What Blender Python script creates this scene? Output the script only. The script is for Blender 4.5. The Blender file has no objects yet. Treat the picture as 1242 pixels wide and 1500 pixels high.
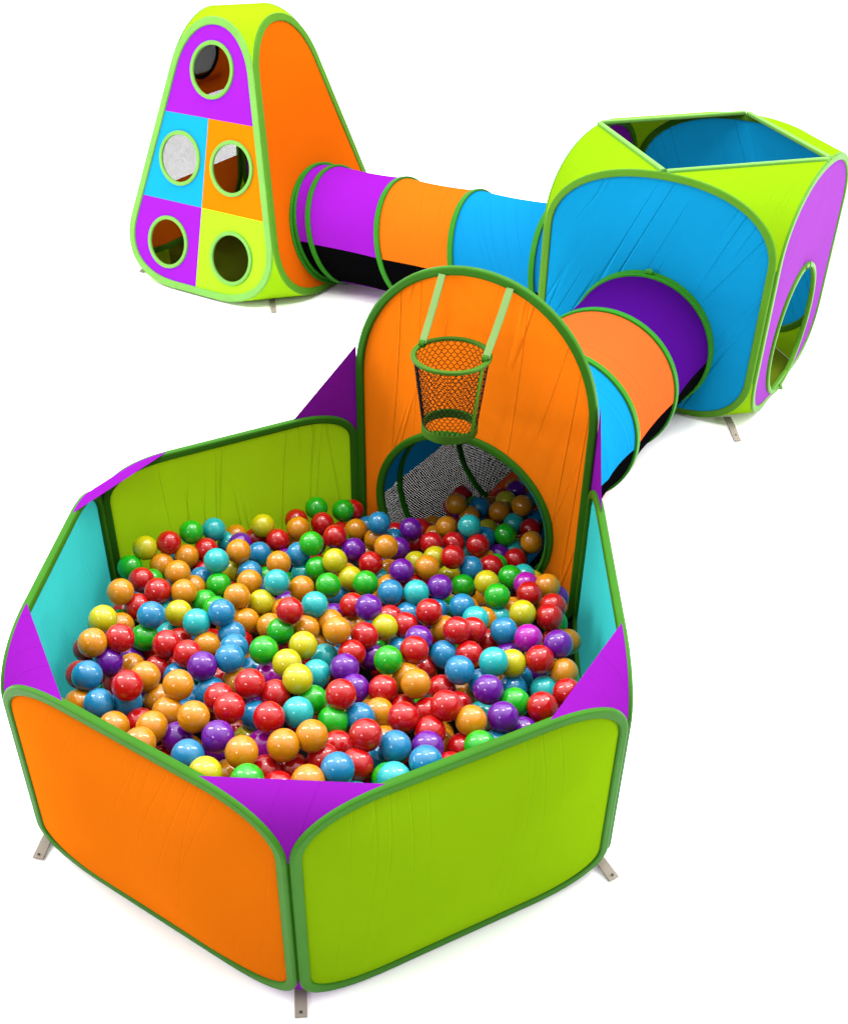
import bpy, bmesh, math, random
from mathutils import Vector, Matrix
PI = math.pi
U = 0.6                      # metres per modelling unit (one pit panel is one unit wide)
sc = bpy.context.scene
COL = sc.collection

# ------------------------------------------------------------------ camera
W0, H0 = 1242.0, 1500.0
CAM_F, CAM_AZ, CAM_EL, CAM_ROLL = 1589.9482, -0.0634, -0.5973, -0.0142
CAM_P = Vector((0.3059, -2.6375, 2.8107))
CAM_CX, CAM_CY = 545.7778, 727.1444
WORLD_STRENGTH, WORLD_LOW, WORLD_FRONT = 3.9, 0.15, 0.18
KEY_RAD, DOT_RAD, FRONT_RAD, STRIP_RAD, SIDE_RAD = 3.6, 75.0, 26.0, 22.0, 26.0
cam = bpy.data.cameras.new('camera')
cam.sensor_fit = 'VERTICAL'
cam.sensor_height = 36.0
cam.sensor_width = 36.0 * W0 / H0
cam.lens = CAM_F / H0 * 36.0
cam.shift_x = (W0 / 2 - CAM_CX) / H0
cam.shift_y = -(H0 / 2 - CAM_CY) / H0
cam.clip_start = 0.05
cam.clip_end = 500
camo = bpy.data.objects.new('camera', cam)
COL.objects.link(camo)
_fw = Vector((math.cos(CAM_EL) * math.sin(CAM_AZ), math.cos(CAM_EL) * math.cos(CAM_AZ), math.sin(CAM_EL)))
_r = _fw.cross(Vector((0, 0, 1))).normalized()
_u = _r.cross(_fw)
_r2 = _r * math.cos(CAM_ROLL) + _u * math.sin(CAM_ROLL)
_u2 = -_r * math.sin(CAM_ROLL) + _u * math.cos(CAM_ROLL)
M = Matrix((_r2, _u2, -_fw)).transposed().to_4x4()
M.translation = CAM_P * U
camo.matrix_world = M
sc.camera = camo

# ------------------------------------------------------------------ light: a white studio, soft overhead light
world = bpy.data.worlds.new('World')
sc.world = world
world.use_nodes = True
wn, wl = world.node_tree.nodes, world.node_tree.links
bg = wn['Background']
tc = wn.new('ShaderNodeTexCoord')
sep = wn.new('ShaderNodeSeparateXYZ')
wl.new(tc.outputs['Generated'], sep.inputs[0])
ramp = wn.new('ShaderNodeValToRGB')              # bright ceiling, dimmer studio walls
wl.new(sep.outputs['Z'], ramp.inputs[0])
ramp.color_ramp.elements[0].position = 0.0
ramp.color_ramp.elements[0].color = (WORLD_LOW, WORLD_LOW, WORLD_LOW, 1)
ramp.color_ramp.elements[1].position = 0.85
ramp.color_ramp.elements[1].color = (1, 1, 1, 1)
dotn = wn.new('ShaderNodeVectorMath'); dotn.operation = 'DOT_PRODUCT'
dotn.inputs[1].default_value = (0.0, -0.99, 0.12)
wl.new(tc.outputs['Generated'], dotn.inputs[0])
dark = wn.new('ShaderNodeMapRange'); dark.interpolation_type = 'SMOOTHSTEP'   # the unlit side of the studio, behind the camera
dark.inputs['From Min'].default_value = 0.15
dark.inputs['From Max'].default_value = 0.8
dark.inputs['To Min'].default_value = 1.0
dark.inputs['To Max'].default_value = WORLD_FRONT
wl.new(dotn.outputs['Value'], dark.inputs['Value'])
mulw = wn.new('ShaderNodeMath'); mulw.operation = 'MULTIPLY'
wl.new(dark.outputs['Result'], mulw.inputs[0])
mulw.inputs[1].default_value = WORLD_STRENGTH
wl.new(ramp.outputs[0], bg.inputs['Color'])
wl.new(mulw.outputs[0], bg.inputs['Strength'])
sc.view_settings.view_transform = 'Standard'
sc.view_settings.look = 'None'
sc.view_settings.exposure = 0.0
sc.view_settings.gamma = 1.0
sc.view_settings.use_curve_mapping = False
sc.cycles.use_denoising = True
sc.cycles.max_bounces = 10
sc.cycles.transparent_max_bounces = 24
sc.cycles.sample_clamp_indirect = 6.0


def area_lamp(name, loc, target, sx, sy, radiance):
    l = bpy.data.lights.new(name, 'AREA')
    l.shape = 'RECTANGLE'
    l.size, l.size_y = sx * U, sy * U
    l.energy = radiance * (sx * U) * (sy * U) * PI      # radiance in W/m2/sr
    l.color = (1.0, 0.985, 0.965)
    o = bpy.data.objects.new(name, l)
    COL.objects.link(o)
    o.location = Vector(loc) * U
    o.rotation_euler = (Vector(target) - Vector(loc)).to_track_quat('-Z', 'Y').to_euler()
    return o


area_lamp('softbox_overhead', (0.4, 2.4, 7.0), (0.4, 1.8, 0), 5.0, 5.0, KEY_RAD)
area_lamp('lamp_overhead', (0.5, 0.3, 6.2), (0.2, 0.2, 0), 0.7, 0.7, DOT_RAD)
area_lamp('softbox_front', (-2.5, -4.4, 4.2), (0, 0, .4), 0.95, 0.75, FRONT_RAD)
area_lamp('strip_back_right', (4.2, 2.6, 5.6), (0, 0, .4), 1.2, 4.2, STRIP_RAD)
area_lamp('strip_back_left', (-4.2, 1.6, 5.0), (0, 0, .4), 1.0, 3.6, STRIP_RAD)
area_lamp('softbox_left_low', (-6.5, 0.6, 1.0), (-0.4, -0.4, .3), 2.6, 1.5, SIDE_RAD)
area_lamp('softbox_right_low', (6.5, 0.3, 1.0), (0.4, -0.4, .3), 2.6, 1.5, SIDE_RAD)

# ------------------------------------------------------------------ materials
DYE = 0.56        # how deep every dye and pigment is

def lin(c):
    out = []
    for v in c:
        v /= 255.0
        out.append(v / 12.92 if v <= 0.04045 else ((v + 0.055) / 1.055) ** 2.4)
    return out


def base_mat(name):
    m = bpy.data.materials.new(name)
    m.use_nodes = True
    nt = m.node_tree
    return m, nt.nodes, nt.links, nt.nodes['Principled BSDF'], nt.nodes['Material Output']


def fabric(name, rgb, transl=0.09, crease=1.0, angle=0.10, seed=0.0, rough=0.5):
    """Taut woven polyester: long pulled creases, a fine weave, slight dye variation, a little light through it."""
    rgb = tuple(c * DYE for c in rgb)
    m, n, l, p, out = base_mat(name)
    uv = n.new('ShaderNodeUVMap')
    uv.uv_map = 'uv'
    # dye variation
    nz = n.new('ShaderNodeTexNoise')
    nz.inputs['Scale'].default_value = 2.2
    nz.inputs['Detail'].default_value = 4
    mp0 = n.new('ShaderNodeMapping')
    mp0.inputs['Location'].default_value = (seed, seed * .7, 0)
    l.new(uv.outputs[0], mp0.inputs[0])
    l.new(mp0.outputs[0], nz.inputs['Vector'])
    mx = n.new('ShaderNodeMix')
    mx.data_type = 'RGBA'
    mx.inputs[6].default_value = (rgb[0] * .9, rgb[1] * .9, rgb[2] * .9, 1)
    mx.inputs[7].default_value = (min(1, rgb[0] * 1.08), min(1, rgb[1] * 1.08), min(1, rgb[2] * 1.08), 1)
    l.new(nz.outputs['Fac'], mx.inputs[0])
    p.inputs['Roughness'].default_value = rough
    p.inputs['Specular IOR Level'].default_value = 0.0
    l.new(mx.outputs[2], p.inputs['Base Color'])
    # creases: two directions of strongly stretched ridged noise
    hs = []
    for k, (ang, sx, sy, thr) in enumerate(((angle, 13.0, .32, .022), (angle + .16, 9.0, .22, .016))):
        mp = n.new('ShaderNodeMapping')
        mp.vector_type = 'TEXTURE'
        mp.inputs['Rotation'].default_value = (0, 0, -ang)
        mp.inputs['Scale'].default_value = (1 / sx, 1 / sy, 1)
        mp.inputs['Location'].default_value = (seed * 1.3 + k * 3.1, seed + k, 0)
        l.new(uv.outputs[0], mp.inputs[0])
        t = n.new('ShaderNodeTexNoise')
        t.inputs['Scale'].default_value = 1.0
        t.inputs['Detail'].default_value = 0.0
        t.inputs['Roughness'].default_value = .4
        l.new(mp.outputs[0], t.inputs['Vector'])
        a = n.new('ShaderNodeMath'); a.operation = 'SUBTRACT'; a.inputs[1].default_value = .5
        b = n.new('ShaderNodeMath'); b.operation = 'ABSOLUTE'
        c = n.new('ShaderNodeMapRange'); c.interpolation_type = 'SMOOTHSTEP'
        c.inputs['From Min'].default_value = 0.0
        c.inputs['From Max'].default_value = thr
        c.inputs['To Min'].default_value = 1.0
        c.inputs['To Max'].default_value = 0.0
        l.new(t.outputs['Fac'], a.inputs[0]); l.new(a.outputs[0], b.inputs[0]); l.new(b.outputs[0], c.inputs['Value'])
        # where the cloth is pulled
        pm = n.new('ShaderNodeTexNoise'); pm.inputs['Scale'].default_value = 1.0; pm.inputs['Detail'].default_value = 1
        mp2 = n.new('ShaderNodeMapping'); mp2.vector_type = 'TEXTURE'; mp2.inputs['Rotation'].default_value = (0, 0, -ang); mp2.inputs['Scale'].default_value = (1 / 4.2, 1 / 1.1, 1)
        mp2.inputs['Location'].default_value = (seed * 2 + k * 7, k * 5 - seed, 0)
        l.new(uv.outputs[0], mp2.inputs[0]); l.new(mp2.outputs[0], pm.inputs['Vector'])
        pr = n.new('ShaderNodeMapRange')
        pr.inputs['From Min'].default_value = .47; pr.inputs['From Max'].default_value = .62
        l.new(pm.outputs['Fac'], pr.inputs['Value'])
        mu = n.new('ShaderNodeMath'); mu.operation = 'MULTIPLY'
        l.new(c.outputs['Result'], mu.inputs[0]); l.new(pr.outputs['Result'], mu.inputs[1])
        hs.append(mu)
    # broad soft pulls as well
    mp = n.new('ShaderNodeMapping'); mp.vector_type = 'TEXTURE'
    mp.inputs['Rotation'].default_value = (0, 0, -angle)
    mp.inputs['Scale'].default_value = (1 / 9.0, 1 / .7, 1)
    mp.inputs['Location'].default_value = (seed * .4 + 9, seed, 0)
    l.new(uv.outputs[0], mp.inputs[0])
    br = n.new('ShaderNodeTexNoise'); br.inputs['Scale'].default_value = 1.0; br.inputs['Detail'].default_value = 2
    l.new(mp.outputs[0], br.inputs['Vector'])
    ad = n.new('ShaderNodeMath'); ad.operation = 'ADD'
    l.new(hs[0].outputs[0], ad.inputs[0]); l.new(hs[1].outputs[0], ad.inputs[1])
    ad2 = n.new('ShaderNodeMath'); ad2.operation = 'MULTIPLY_ADD'
    ad2.inputs[1].default_value = 1.3
    l.new(br.outputs['Fac'], ad2.inputs[0]); l.new(ad.outputs[0], ad2.inputs[2])
    bp = n.new('ShaderNodeBump')
    bp.inputs['Strength'].default_value = min(1.0, .55 * crease)
    bp.inputs['Distance'].default_value = 0.004 * crease
    l.new(ad2.outputs[0], bp.inputs['Height'])
    # weave
    wv = n.new('ShaderNodeTexNoise'); wv.inputs['Scale'].default_value = 220; wv.inputs['Detail'].default_value = 2
    l.new(uv.outputs[0], wv.inputs['Vector'])
    bp2 = n.new('ShaderNodeBump'); bp2.inputs['Strength'].default_value = .12; bp2.inputs['Distance'].default_value = .001
    l.new(wv.outputs['Fac'], bp2.inputs['Height']); l.new(bp.outputs[0], bp2.inputs['Normal'])
    l.new(bp2.outputs[0], p.inputs['Normal'])
    tr = n.new('ShaderNodeBsdfTranslucent')
    l.new(mx.outputs[2], tr.inputs['Color']); l.new(bp2.outputs[0], tr.inputs['Normal'])
    ms = n.new('ShaderNodeMixShader'); ms.inputs[0].default_value = transl
    l.new(p.outputs[0], ms.inputs[1]); l.new(tr.outputs[0], ms.inputs[2])
    l.new(ms.outputs[0], out.inputs['Surface'])
    return m


def trim(name, rgb, rough=.38):
    """Woven binding tape over sprung steel: fine cross ribs, a satin gloss."""
    rgb = tuple(c * DYE for c in rgb)
    m, n, l, p, out = base_mat(name)
    tcn = n.new('ShaderNodeTexCoord')
    nz = n.new('ShaderNodeTexNoise'); nz.inputs['Scale'].default_value = 14; nz.inputs['Detail'].default_value = 5
    l.new(tcn.outputs['Object'], nz.inputs['Vector'])
    mx = n.new('ShaderNodeMix'); mx.data_type = 'RGBA'
    mx.inputs[6].default_value = (*[c * .86 for c in rgb], 1); mx.inputs[7].default_value = (*[min(1, c * 1.12) for c in rgb], 1)
    l.new(nz.outputs['Fac'], mx.inputs[0]); l.new(mx.outputs[2], p.inputs['Base Color'])
    p.inputs['Roughness'].default_value = rough
    p.inputs['Specular IOR Level'].default_value = .05
    wv = n.new('ShaderNodeTexNoise'); wv.inputs['Scale'].default_value = 420
    l.new(tcn.outputs['Object'], wv.inputs['Vector'])
    bp = n.new('ShaderNodeBump'); bp.inputs['Strength'].default_value = .2; bp.inputs['Distance'].default_value = .0008
    l.new(wv.outputs['Fac'], bp.inputs['Height']); l.new(bp.outputs[0], p.inputs['Normal'])
    return m


def net(name, freq, hole, rgb=(.0012, .0012, .0014)):
    """Black knitted mesh: round holes through it."""
    m, n, l, p, out = base_mat(name)
    uv = n.new('ShaderNodeUVMap'); uv.uv_map = 'uv'
    mp = n.new('ShaderNodeMapping'); mp.inputs['Scale'].default_value = (freq, freq, 1)
    mp.inputs['Rotation'].default_value = (0, 0, .6)
    l.new(uv.outputs[0], mp.inputs[0])
    vo = n.new('ShaderNodeTexVoronoi'); vo.voronoi_dimensions = '2D'; vo.inputs['Randomness'].default_value = 0.0
    vo.inputs['Scale'].default_value = 1
    l.new(mp.outputs[0], vo.inputs['Vector'])
    c = n.new('ShaderNodeMath'); c.operation = 'LESS_THAN'; c.inputs[1].default_value = hole
    l.new(vo.outputs['Distance'], c.inputs[0])
    p.inputs['Base Color'].default_value = (*rgb, 1)
    p.inputs['Roughness'].default_value = .8
    p.inputs['Specular IOR Level'].default_value = 0
    tr = n.new('ShaderNodeBsdfTransparent')
    ms = n.new('ShaderNodeMixShader')
    l.new(c.outputs[0], ms.inputs[0]); l.new(p.outputs[0], ms.inputs[1]); l.new(tr.outputs[0], ms.inputs[2])
    l.new(ms.outputs[0], out.inputs['Surface'])
    return m


def plastic(name, rgb):
    """Blow-moulded polyethylene ball: pearly, slightly see-through, clear gloss."""
    rgb = tuple(c * DYE for c in rgb)
    m, n, l, p, out = base_mat(name)
    tcn = n.new('ShaderNodeTexCoord')
    oi = n.new('ShaderNodeObjectInfo')
    nz = n.new('ShaderNodeTexNoise'); nz.inputs['Scale'].default_value = 9; nz.inputs['Detail'].default_value = 3
    va = n.new('ShaderNodeVectorMath'); va.operation = 'ADD'
    l.new(tcn.outputs['Object'], va.inputs[0]); l.new(oi.outputs['Random'], va.inputs[1])
    l.new(va.outputs[0], nz.inputs['Vector'])
    mx = n.new('ShaderNodeMix'); mx.data_type = 'RGBA'
    mx.inputs[6].default_value = (*[c * .86 for c in rgb], 1); mx.inputs[7].default_value = (*[min(1, c * 1.12) for c in rgb], 1)
    l.new(nz.outputs['Fac'], mx.inputs[0]); l.new(mx.outputs[2], p.inputs['Base Color'])
    p.inputs['Roughness'].default_value = .28
    p.inputs['Specular IOR Level'].default_value = .12
    p.inputs['Coat Weight'].default_value = .75
    p.inputs['Coat Roughness'].default_value = .09
    p.inputs['Subsurface Weight'].default_value = .5
    p.inputs['Subsurface Radius'].default_value = (1, 1, 1)
    p.inputs['Subsurface Scale'].default_value = .010
    bp = n.new('ShaderNodeBump'); bp.inputs['Strength'].default_value = .03; bp.inputs['Distance'].default_value = .001
    l.new(nz.outputs['Fac'], bp.inputs['Height']); l.new(bp.outputs[0], p.inputs['Normal'])
    return m


MAT = dict(
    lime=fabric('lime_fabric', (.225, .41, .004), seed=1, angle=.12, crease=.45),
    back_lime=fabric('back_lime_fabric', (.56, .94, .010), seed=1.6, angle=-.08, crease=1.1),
    cube_purple=fabric('orchid_fabric', (.30, .062, .42), seed=14, angle=.2, crease=.8),
    lime_web=fabric('lime_web_fabric', (.245, .47, .006), seed=2, angle=.7, crease=.8),
    tent_web=fabric('bright_lime_web_fabric', (.37, .72, .010), seed=2.5, angle=.6, crease=.4),
    floor_lime=fabric('olive_floor_fabric', (.15, .22, .010), seed=13, angle=1.2, crease=.8),
    orange=fabric('orange_fabric', (.72, .155, .004), seed=3, angle=.14, crease=.45),
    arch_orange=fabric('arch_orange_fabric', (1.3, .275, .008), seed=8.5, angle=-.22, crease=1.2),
    tent_orange=fabric('tent_orange_fabric', (.78, .135, .003), seed=6, angle=.05, crease=.35),
    tunnel_orange=fabric('tunnel_orange_fabric', (.74, .16, .008), seed=9, angle=1.3, crease=.9, transl=.05),
    purple=fabric('purple_fabric', (.255, .011, .39), seed=4, angle=.15, crease=.8),
    tent_purple=fabric('tent_purple_fabric', (.37, .016, .58), seed=5, angle=.1, crease=.5),
    tunnel_coral=fabric('coral_fabric', (.80, .115, .022), seed=9.4, angle=1.25, crease=1.0, transl=.05),
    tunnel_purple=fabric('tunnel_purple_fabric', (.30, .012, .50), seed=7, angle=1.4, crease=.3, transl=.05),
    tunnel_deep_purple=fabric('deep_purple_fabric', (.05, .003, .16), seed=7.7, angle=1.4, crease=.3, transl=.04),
    blue=fabric('blue_fabric', (.006, .34, .70), transl=.2, seed=10, angle=.42, crease=1.2),
    tunnel_blue=fabric('tunnel_blue_fabric', (.006, .26, .58), seed=11, angle=1.2, crease=.8, transl=.04),
    cyan=fabric('turquoise_fabric', (.062, .76, .76), seed=12, angle=.2, crease=.6),
    patch_purple=fabric('patch_purple_fabric', (.36, .018, .74), crease=.15, seed=1),
    patch_blue=fabric('patch_blue_fabric', (.012, .40, .95), crease=.15, seed=2),
    patch_orange=fabric('patch_orange_fabric', (.92, .235, .003), crease=.15, seed=3),
    patch_lime=fabric('patch_lime_fabric', (.42, .84, .025), crease=.15, seed=4),
    frame=trim('green_binding_tape', (.045, .20, .012)),
    frame_light=trim('pale_green_binding_tape', (.20, .49, .085)),
    frame_mid=trim('leaf_green_binding_tape', (.10, .30, .018)),
    ring=trim('dark_green_binding_tape', (.03, .235, .012)),
    hoop=trim('hoop_green_tape', (.065, .19, .016)),
    web=trim('pale_green_webbing', (.24, .42, .13), rough=.6),
    strap=trim('grey_webbing', (.40, .35, .29), rough=.7),
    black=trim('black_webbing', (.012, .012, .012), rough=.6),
    net=net('black_net', 92, .10),
    dense_net=net('dense_black_net', 95, .03),
    grey_net=net('fine_black_net', 190, .27),
    cord=trim('black_cord', (.010, .010, .010), rough=.6),
    white=None,
)
BALL = {
    'r': plastic('red_plastic', (.56, .005, .006)),
    'o': plastic('amber_plastic', (.70, .27, .006)),
    'g': plastic('green_plastic', (.012, .46, .010)),
    'b': plastic('blue_plastic', (.012, .245, .49)),
    'c': plastic('turquoise_plastic', (.020, .50, .50)),
    'y': plastic('yellow_plastic', (.62, .56, .006)),
    'p': plastic('purple_plastic', (.15, .006, .34)),
    'm': plastic('pink_plastic', (.46, .006, .42)),
}

# ------------------------------------------------------------------ helpers
class MB:
    """collects verts / faces / uvs, links them as one mesh object"""

    def __init__(s):
        s.v, s.f, s.uv, s.mi, s.sm = [], [], [], [], []

    def add(s, vs, fs, uvs=None, mi=0, smooth=True):
        b = len(s.v)
        s.v += [Vector(p) for p in vs]
        s.uv += [tuple(q) for q in uvs] if uvs else [(p[0], p[1] + p[2]) for p in vs]
        for f in fs:
            s.f.append([b + i for i in f]); s.mi.append(mi); s.sm.append(smooth)
        return s

    def build(s, name, mats, parent=None, origin=(0, 0, 0)):
        og = Vector(origin)
        me = bpy.data.meshes.new(name)
        me.from_pydata([(p - og) * U for p in s.v], [], s.f)
        lay = me.uv_layers.new(name='uv')
        for pl in me.polygons:
            for li in pl.loop_indices:
                lay.data[li].uv = s.uv[me.loops[li].vertex_index]
        mats = mats if isinstance(mats, (list, tuple)) else [mats]
        for m in mats:
            me.materials.append(m)
        for pl, mi, sm in zip(me.polygons, s.mi, s.sm):
            pl.material_index = mi; pl.use_smooth = sm
        me.update()
        o = bpy.data.objects.new(name, me)
        COL.objects.link(o)
        if parent is not None:
            root = parent
            po = Vector((0, 0, 0))
            while root is not None:
                po += root.location; root = root.parent
            o.parent = parent
            o.location = og * U - po
        else:
            o.location = og * U
        return o


def tag(o, label=None, cat=None, group=None, kind=None):
    if label: o['label'] = label
    if cat: o['category'] = cat
    if group: o['group'] = group
    if kind: o['kind'] = kind
    return o


def thing(name, loc, label, cat, group=None):
    o = bpy.data.objects.new(name, None)
    o.empty_display_size = .1
    COL.objects.link(o)
    o.location = Vector(loc) * U
    return tag(o, label, cat, group)


class Plane:
    """a panel's plane: origin, u axis, v axis, outward normal"""

    def __init__(s, o, u, v, n):
        s.o, s.u, s.v, s.n = Vector(o), Vector(u).normalized(), Vector(v).normalized(), Vector(n).normalized()

    def __call__(s, u, v, h=0.0):
        return s.o + s.u * u + s.v * v + s.n * h


def bez(p0, p1, p2, k=.56, n=18):
    """rounded corner from p0 (on one side) to p2 (on the next), p1 the corner itself"""
    a = [p0[i] + (p1[i] - p0[i]) * k for i in (0, 1)]
    b = [p2[i] + (p1[i] - p2[i]) * k for i in (0, 1)]
    out = []
    for q in range(n + 1):
        t = q / n
        c = ((1 - t) ** 3, 3 * t * (1 - t) ** 2, 3 * t * t * (1 - t), t ** 3)
        out.append(tuple(c[0] * p0[i] + c[1] * a[i] + c[2] * b[i] + c[3] * p2[i] for i in (0, 1)))
    return out


def lerp2(a, b, d):
    L = math.hypot(b[0] - a[0], b[1] - a[1])
    return (a[0] + (b[0] - a[0]) * d / L, a[1] + (b[1] - a[1]) * d / L)


def outline(corners, cuts, k=.56, n=18):
    """corners counter-clockwise (bl, br, tr, tl); cuts[i] = (cut along the incoming side, cut along the outgoing side)"""
    m = len(corners)
    arcs = []
    for i in range(m):
        p, pp, pn = corners[i], corners[i - 1], corners[(i + 1) % m]
        arcs.append(bez(lerp2(p, pp, cuts[i][0]), p, lerp2(p, pn, cuts[i][1]), k, n))
    return arcs


def resample(pts, n):
    pts = [tuple(p) for p in pts] + [tuple(pts[0])]
    L = [0.0]
    for a, b in zip(pts, pts[1:]):
        L.append(L[-1] + math.hypot(b[0] - a[0], b[1] - a[1]))
    out, j = [], 0
    for i in range(n):
        t = L[-1] * i / n
        while L[j + 1] < t - 1e-12:
            j += 1
        d = L[j + 1] - L[j]
        s = (t - L[j]) / d if d > 1e-12 else 0
        out.append((pts[j][0] + (pts[j + 1][0] - pts[j][0]) * s, pts[j][1] + (pts[j + 1][1] - pts[j][1]) * s))
    return out


def ray_out(poly, c, ang):
    """distance from c along ang to the closed polygon"""
    dx, dy = math.cos(ang), math.sin(ang)
    best = 1e9
    for i in range(len(poly)):
        ax, ay = poly[i - 1][0] - c[0], poly[i - 1][1] - c[1]
        bx, by = poly[i][0] - c[0], poly[i][1] - c[1]
        ex, ey = bx - ax, by - ay
        den = dx * ey - dy * ex
        if abs(den) < 1e-12: continue
        t = (ax * ey - ay * ex) / den
        s = (ax * dy - ay * dx) / den
        if t > 1e-9 and -1e-9 <= s <= 1 + 1e-9 and t < best: best = t
    return best


def inset(poly, d):
    """move a closed counter-clockwise polyline inwards by d"""
    m = len(poly)
    out = []
    for i in range(m):
        ax, ay = poly[i - 1]; bx, by = poly[(i + 1) % m]
        tx, ty = bx - ax, by - ay
        L = math.hypot(tx, ty) or 1
        out.append((poly[i][0] - ty / L * d, poly[i][1] + tx / L * d))
    return out


def clip(poly, v, side):
    """the part of a polygon above (1) or below (-1) the line v"""
    out = []
    for i in range(len(poly)):
        a, b = poly[i - 1], poly[i]
        da, db = (a[1] - v) * side, (b[1] - v) * side
        if da * db < 0:
            t = da / (da - db)
            out.append((a[0] + (b[0] - a[0]) * t, v))
        if db >= 0: out.append(b)
    return out


def sheet(pl, poly, hole=None, bulge=.03, rings=26, n=200, wrinkle=0.0, seed=0):
    """taut cloth inside the outline, around a round hole if there is one"""
    rnd = random.Random(seed)
    ph = [rnd.uniform(0, 6.28) for _ in range(8)]
    mb = MB()
    vs, uv = [], []
    if hole:
        c, r = hole[:2], hole[2]
    else:
        c = (sum(p[0] for p in poly) / len(poly), sum(p[1] for p in poly) / len(poly)); r = 0
    angs = [2 * PI * i / n for i in range(n)]
    dist = [ray_out(poly, c, a) for a in angs]
    for k in range(rings + 1):
        s = k / rings
        for a, D in zip(angs, dist):
            rr = (r + (D - r) * s) if hole else D * max(s, .004)
            u, v = c[0] + math.cos(a) * rr, c[1] + math.sin(a) * rr
            e = (4 * s * (1 - s)) if hole else (1 - s ** 2.4)
            h = bulge * e
            if wrinkle:
                h += wrinkle * e * (math.sin(7 * u + 3 * v + ph[0]) + math.sin(15 * u - 2.5 * v + ph[1]) * .5 + math.sin(4 * v + ph[2]) * .5)
            vs.append(pl(u, v, h)); uv.append((u, v))
    fs = []
    for k in range(rings):
        for i in range(n):
            j = (i + 1) % n
            fs.append((k * n + i, k * n + j, (k + 1) * n + j, (k + 1) * n + i))
    if not hole:
        fs.append(tuple(range(n - 1, -1, -1)))
    return mb.add(vs, fs, uv)


TAPE = [((c + 1e-6) * sx, (s_ + 1e-6) * sy) for sx, sy, seq in ((1, 1, ((1, 0), (.707, .707), (0, 1))), (-1, 1, ((0, 1), (.707, .707), (1, 0))),
                                                    (-1, -1, ((1, 0), (.707, .707), (0, 1))), (1, -1, ((0, 1), (.707, .707), (1, 0)))) for c, s_ in seq]


def band(pts3, nrm, wid, thick, closed=True, mb=None, prof=12):
    """a padded binding swept along 3-D points; wid lies in the panel, thick along nrm"""
    mb = mb or MB()
    m = len(pts3)
    vs, fs, uv = [], [], []
    L = 0
    for i in range(m):
        p = pts3[i]
        a = pts3[i - 1] if (closed or i) else pts3[i]
        b = pts3[(i + 1) % m] if (closed or i < m - 1) else pts3[i]
        t = (b - a).normalized()
        nn = nrm[i] if isinstance(nrm, list) else nrm
        nn = (nn - t * nn.dot(t)).normalized()
        s = t.cross(nn)
        for q in range(prof):
            if prof == 12:                     # a flat tape with rounded edges
                x, y = TAPE[q]
                rc = min(wid, thick) * .28
                X = math.copysign(max(0, wid / 2 - rc), x) + rc * math.copysign(1, x) * abs(x)
                Y = math.copysign(max(0, thick / 2 - rc), y) + rc * math.copysign(1, y) * abs(y)
            else:
                a_ = 2 * PI * q / prof + PI / prof
                X = math.cos(a_) * wid / 2
                Y = math.sin(a_) * thick / 2
            vs.append(p + s * X + nn * Y)
            uv.append((q / prof, L))
        L += (b - a).length / 2
    R = m if closed else m - 1
    for i in range(R):
        for q in range(prof):
            r = (q + 1) % prof
            j = (i + 1) % m
            fs.append((i * prof + q, i * prof + r, j * prof + r, j * prof + q))
    if not closed:
        fs.append(tuple(range(prof - 1, -1, -1)))
        fs.append(tuple((m - 1) * prof + q for q in range(prof)))
    return mb.add(vs, fs, uv, smooth=(prof != 12))


def ruled(A, B, n=14, sag=0.0, sag_dir=None):
    """cloth web between two 3-D curves with the same number of points"""
    vs, fs, uv = [], [], []
    m = len(A)
    L = 0
    for i in range(m):
        if i: L += ((A[i] + B[i]) / 2 - (A[i - 1] + B[i - 1]) / 2).length
        w = (B[i] - A[i]).length
        for k in range(n + 1):
            t = k / n
            p = A[i].lerp(B[i], t)
            if sag and sag_dir is not None:
                p = p + sag_dir * (sag * 4 * t * (1 - t) * math.sin(PI * min(1, i / (m - 1) + .0) * .5))
            vs.append(p); uv.append(((t - .5) * w, L))
    for i in range(m - 1):
        for k in range(n):
            fs.append((i * (n + 1) + k, i * (n + 1) + k + 1, (i + 1) * (n + 1) + k + 1, (i + 1) * (n + 1) + k))
    return MB().add(vs, fs, uv)


def ngon(pts, uv=None):
    return MB().add(pts, [tuple(range(len(pts)))], [(p[0], p[1]) for p in pts], smooth=False)


def stake_strap(p, d, parent, L=.11, wid=.034):
    """short webbing loop lying on the ground with a punched eyelet"""
    p, d = Vector((p[0], p[1], 0)), Vector((d[0], d[1], 0)).normalized()
    s = Vector((-d.y, d.x, 0))
    mb = MB()
    N = 10
    top, bot = [], []
    for i in range(N + 1):
        t = i / N
        z = .012 + .010 * math.sin(t * 2.6) * (1 - t)
        for k in (-1, 1):
            q = p + d * (t * L - .02) + s * (k * wid / 2)
            top.append(q + Vector((0, 0, z))); bot.append(q + Vector((0, 0, z - .006)))
    vs = top + bot
    o = len(top)
    fs = []
    for i in range(N):
        a, b, c, e = 2 * i, 2 * i + 1, 2 * i + 3, 2 * i + 2
        fs += [(a, b, c, e), (o + a, o + e, o + c, o + b), (a, e, o + e, o + a), (b, o + b, o + c, c)]
    fs += [(0, o, o + 1, 1), (2 * N, 2 * N + 1, o + 2 * N + 1, o + 2 * N)]
    mb.add(vs, fs, smooth=False)
    st = mb.build('ground_strap', MAT['strap'], parent, p)
    e = MB()
    c = p + d * (L * .72) + Vector((0, 0, .0165))
    ring = [c + d * math.cos(a) * .0028 + s * math.sin(a) * .0028 for a in [2 * PI * i / 14 for i in range(14)]]
    band(ring, Vector((0, 0, 1)), .0022, .002, mb=e)
    e.build('eyelet', MAT['black'], st, c)
    return st
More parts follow.
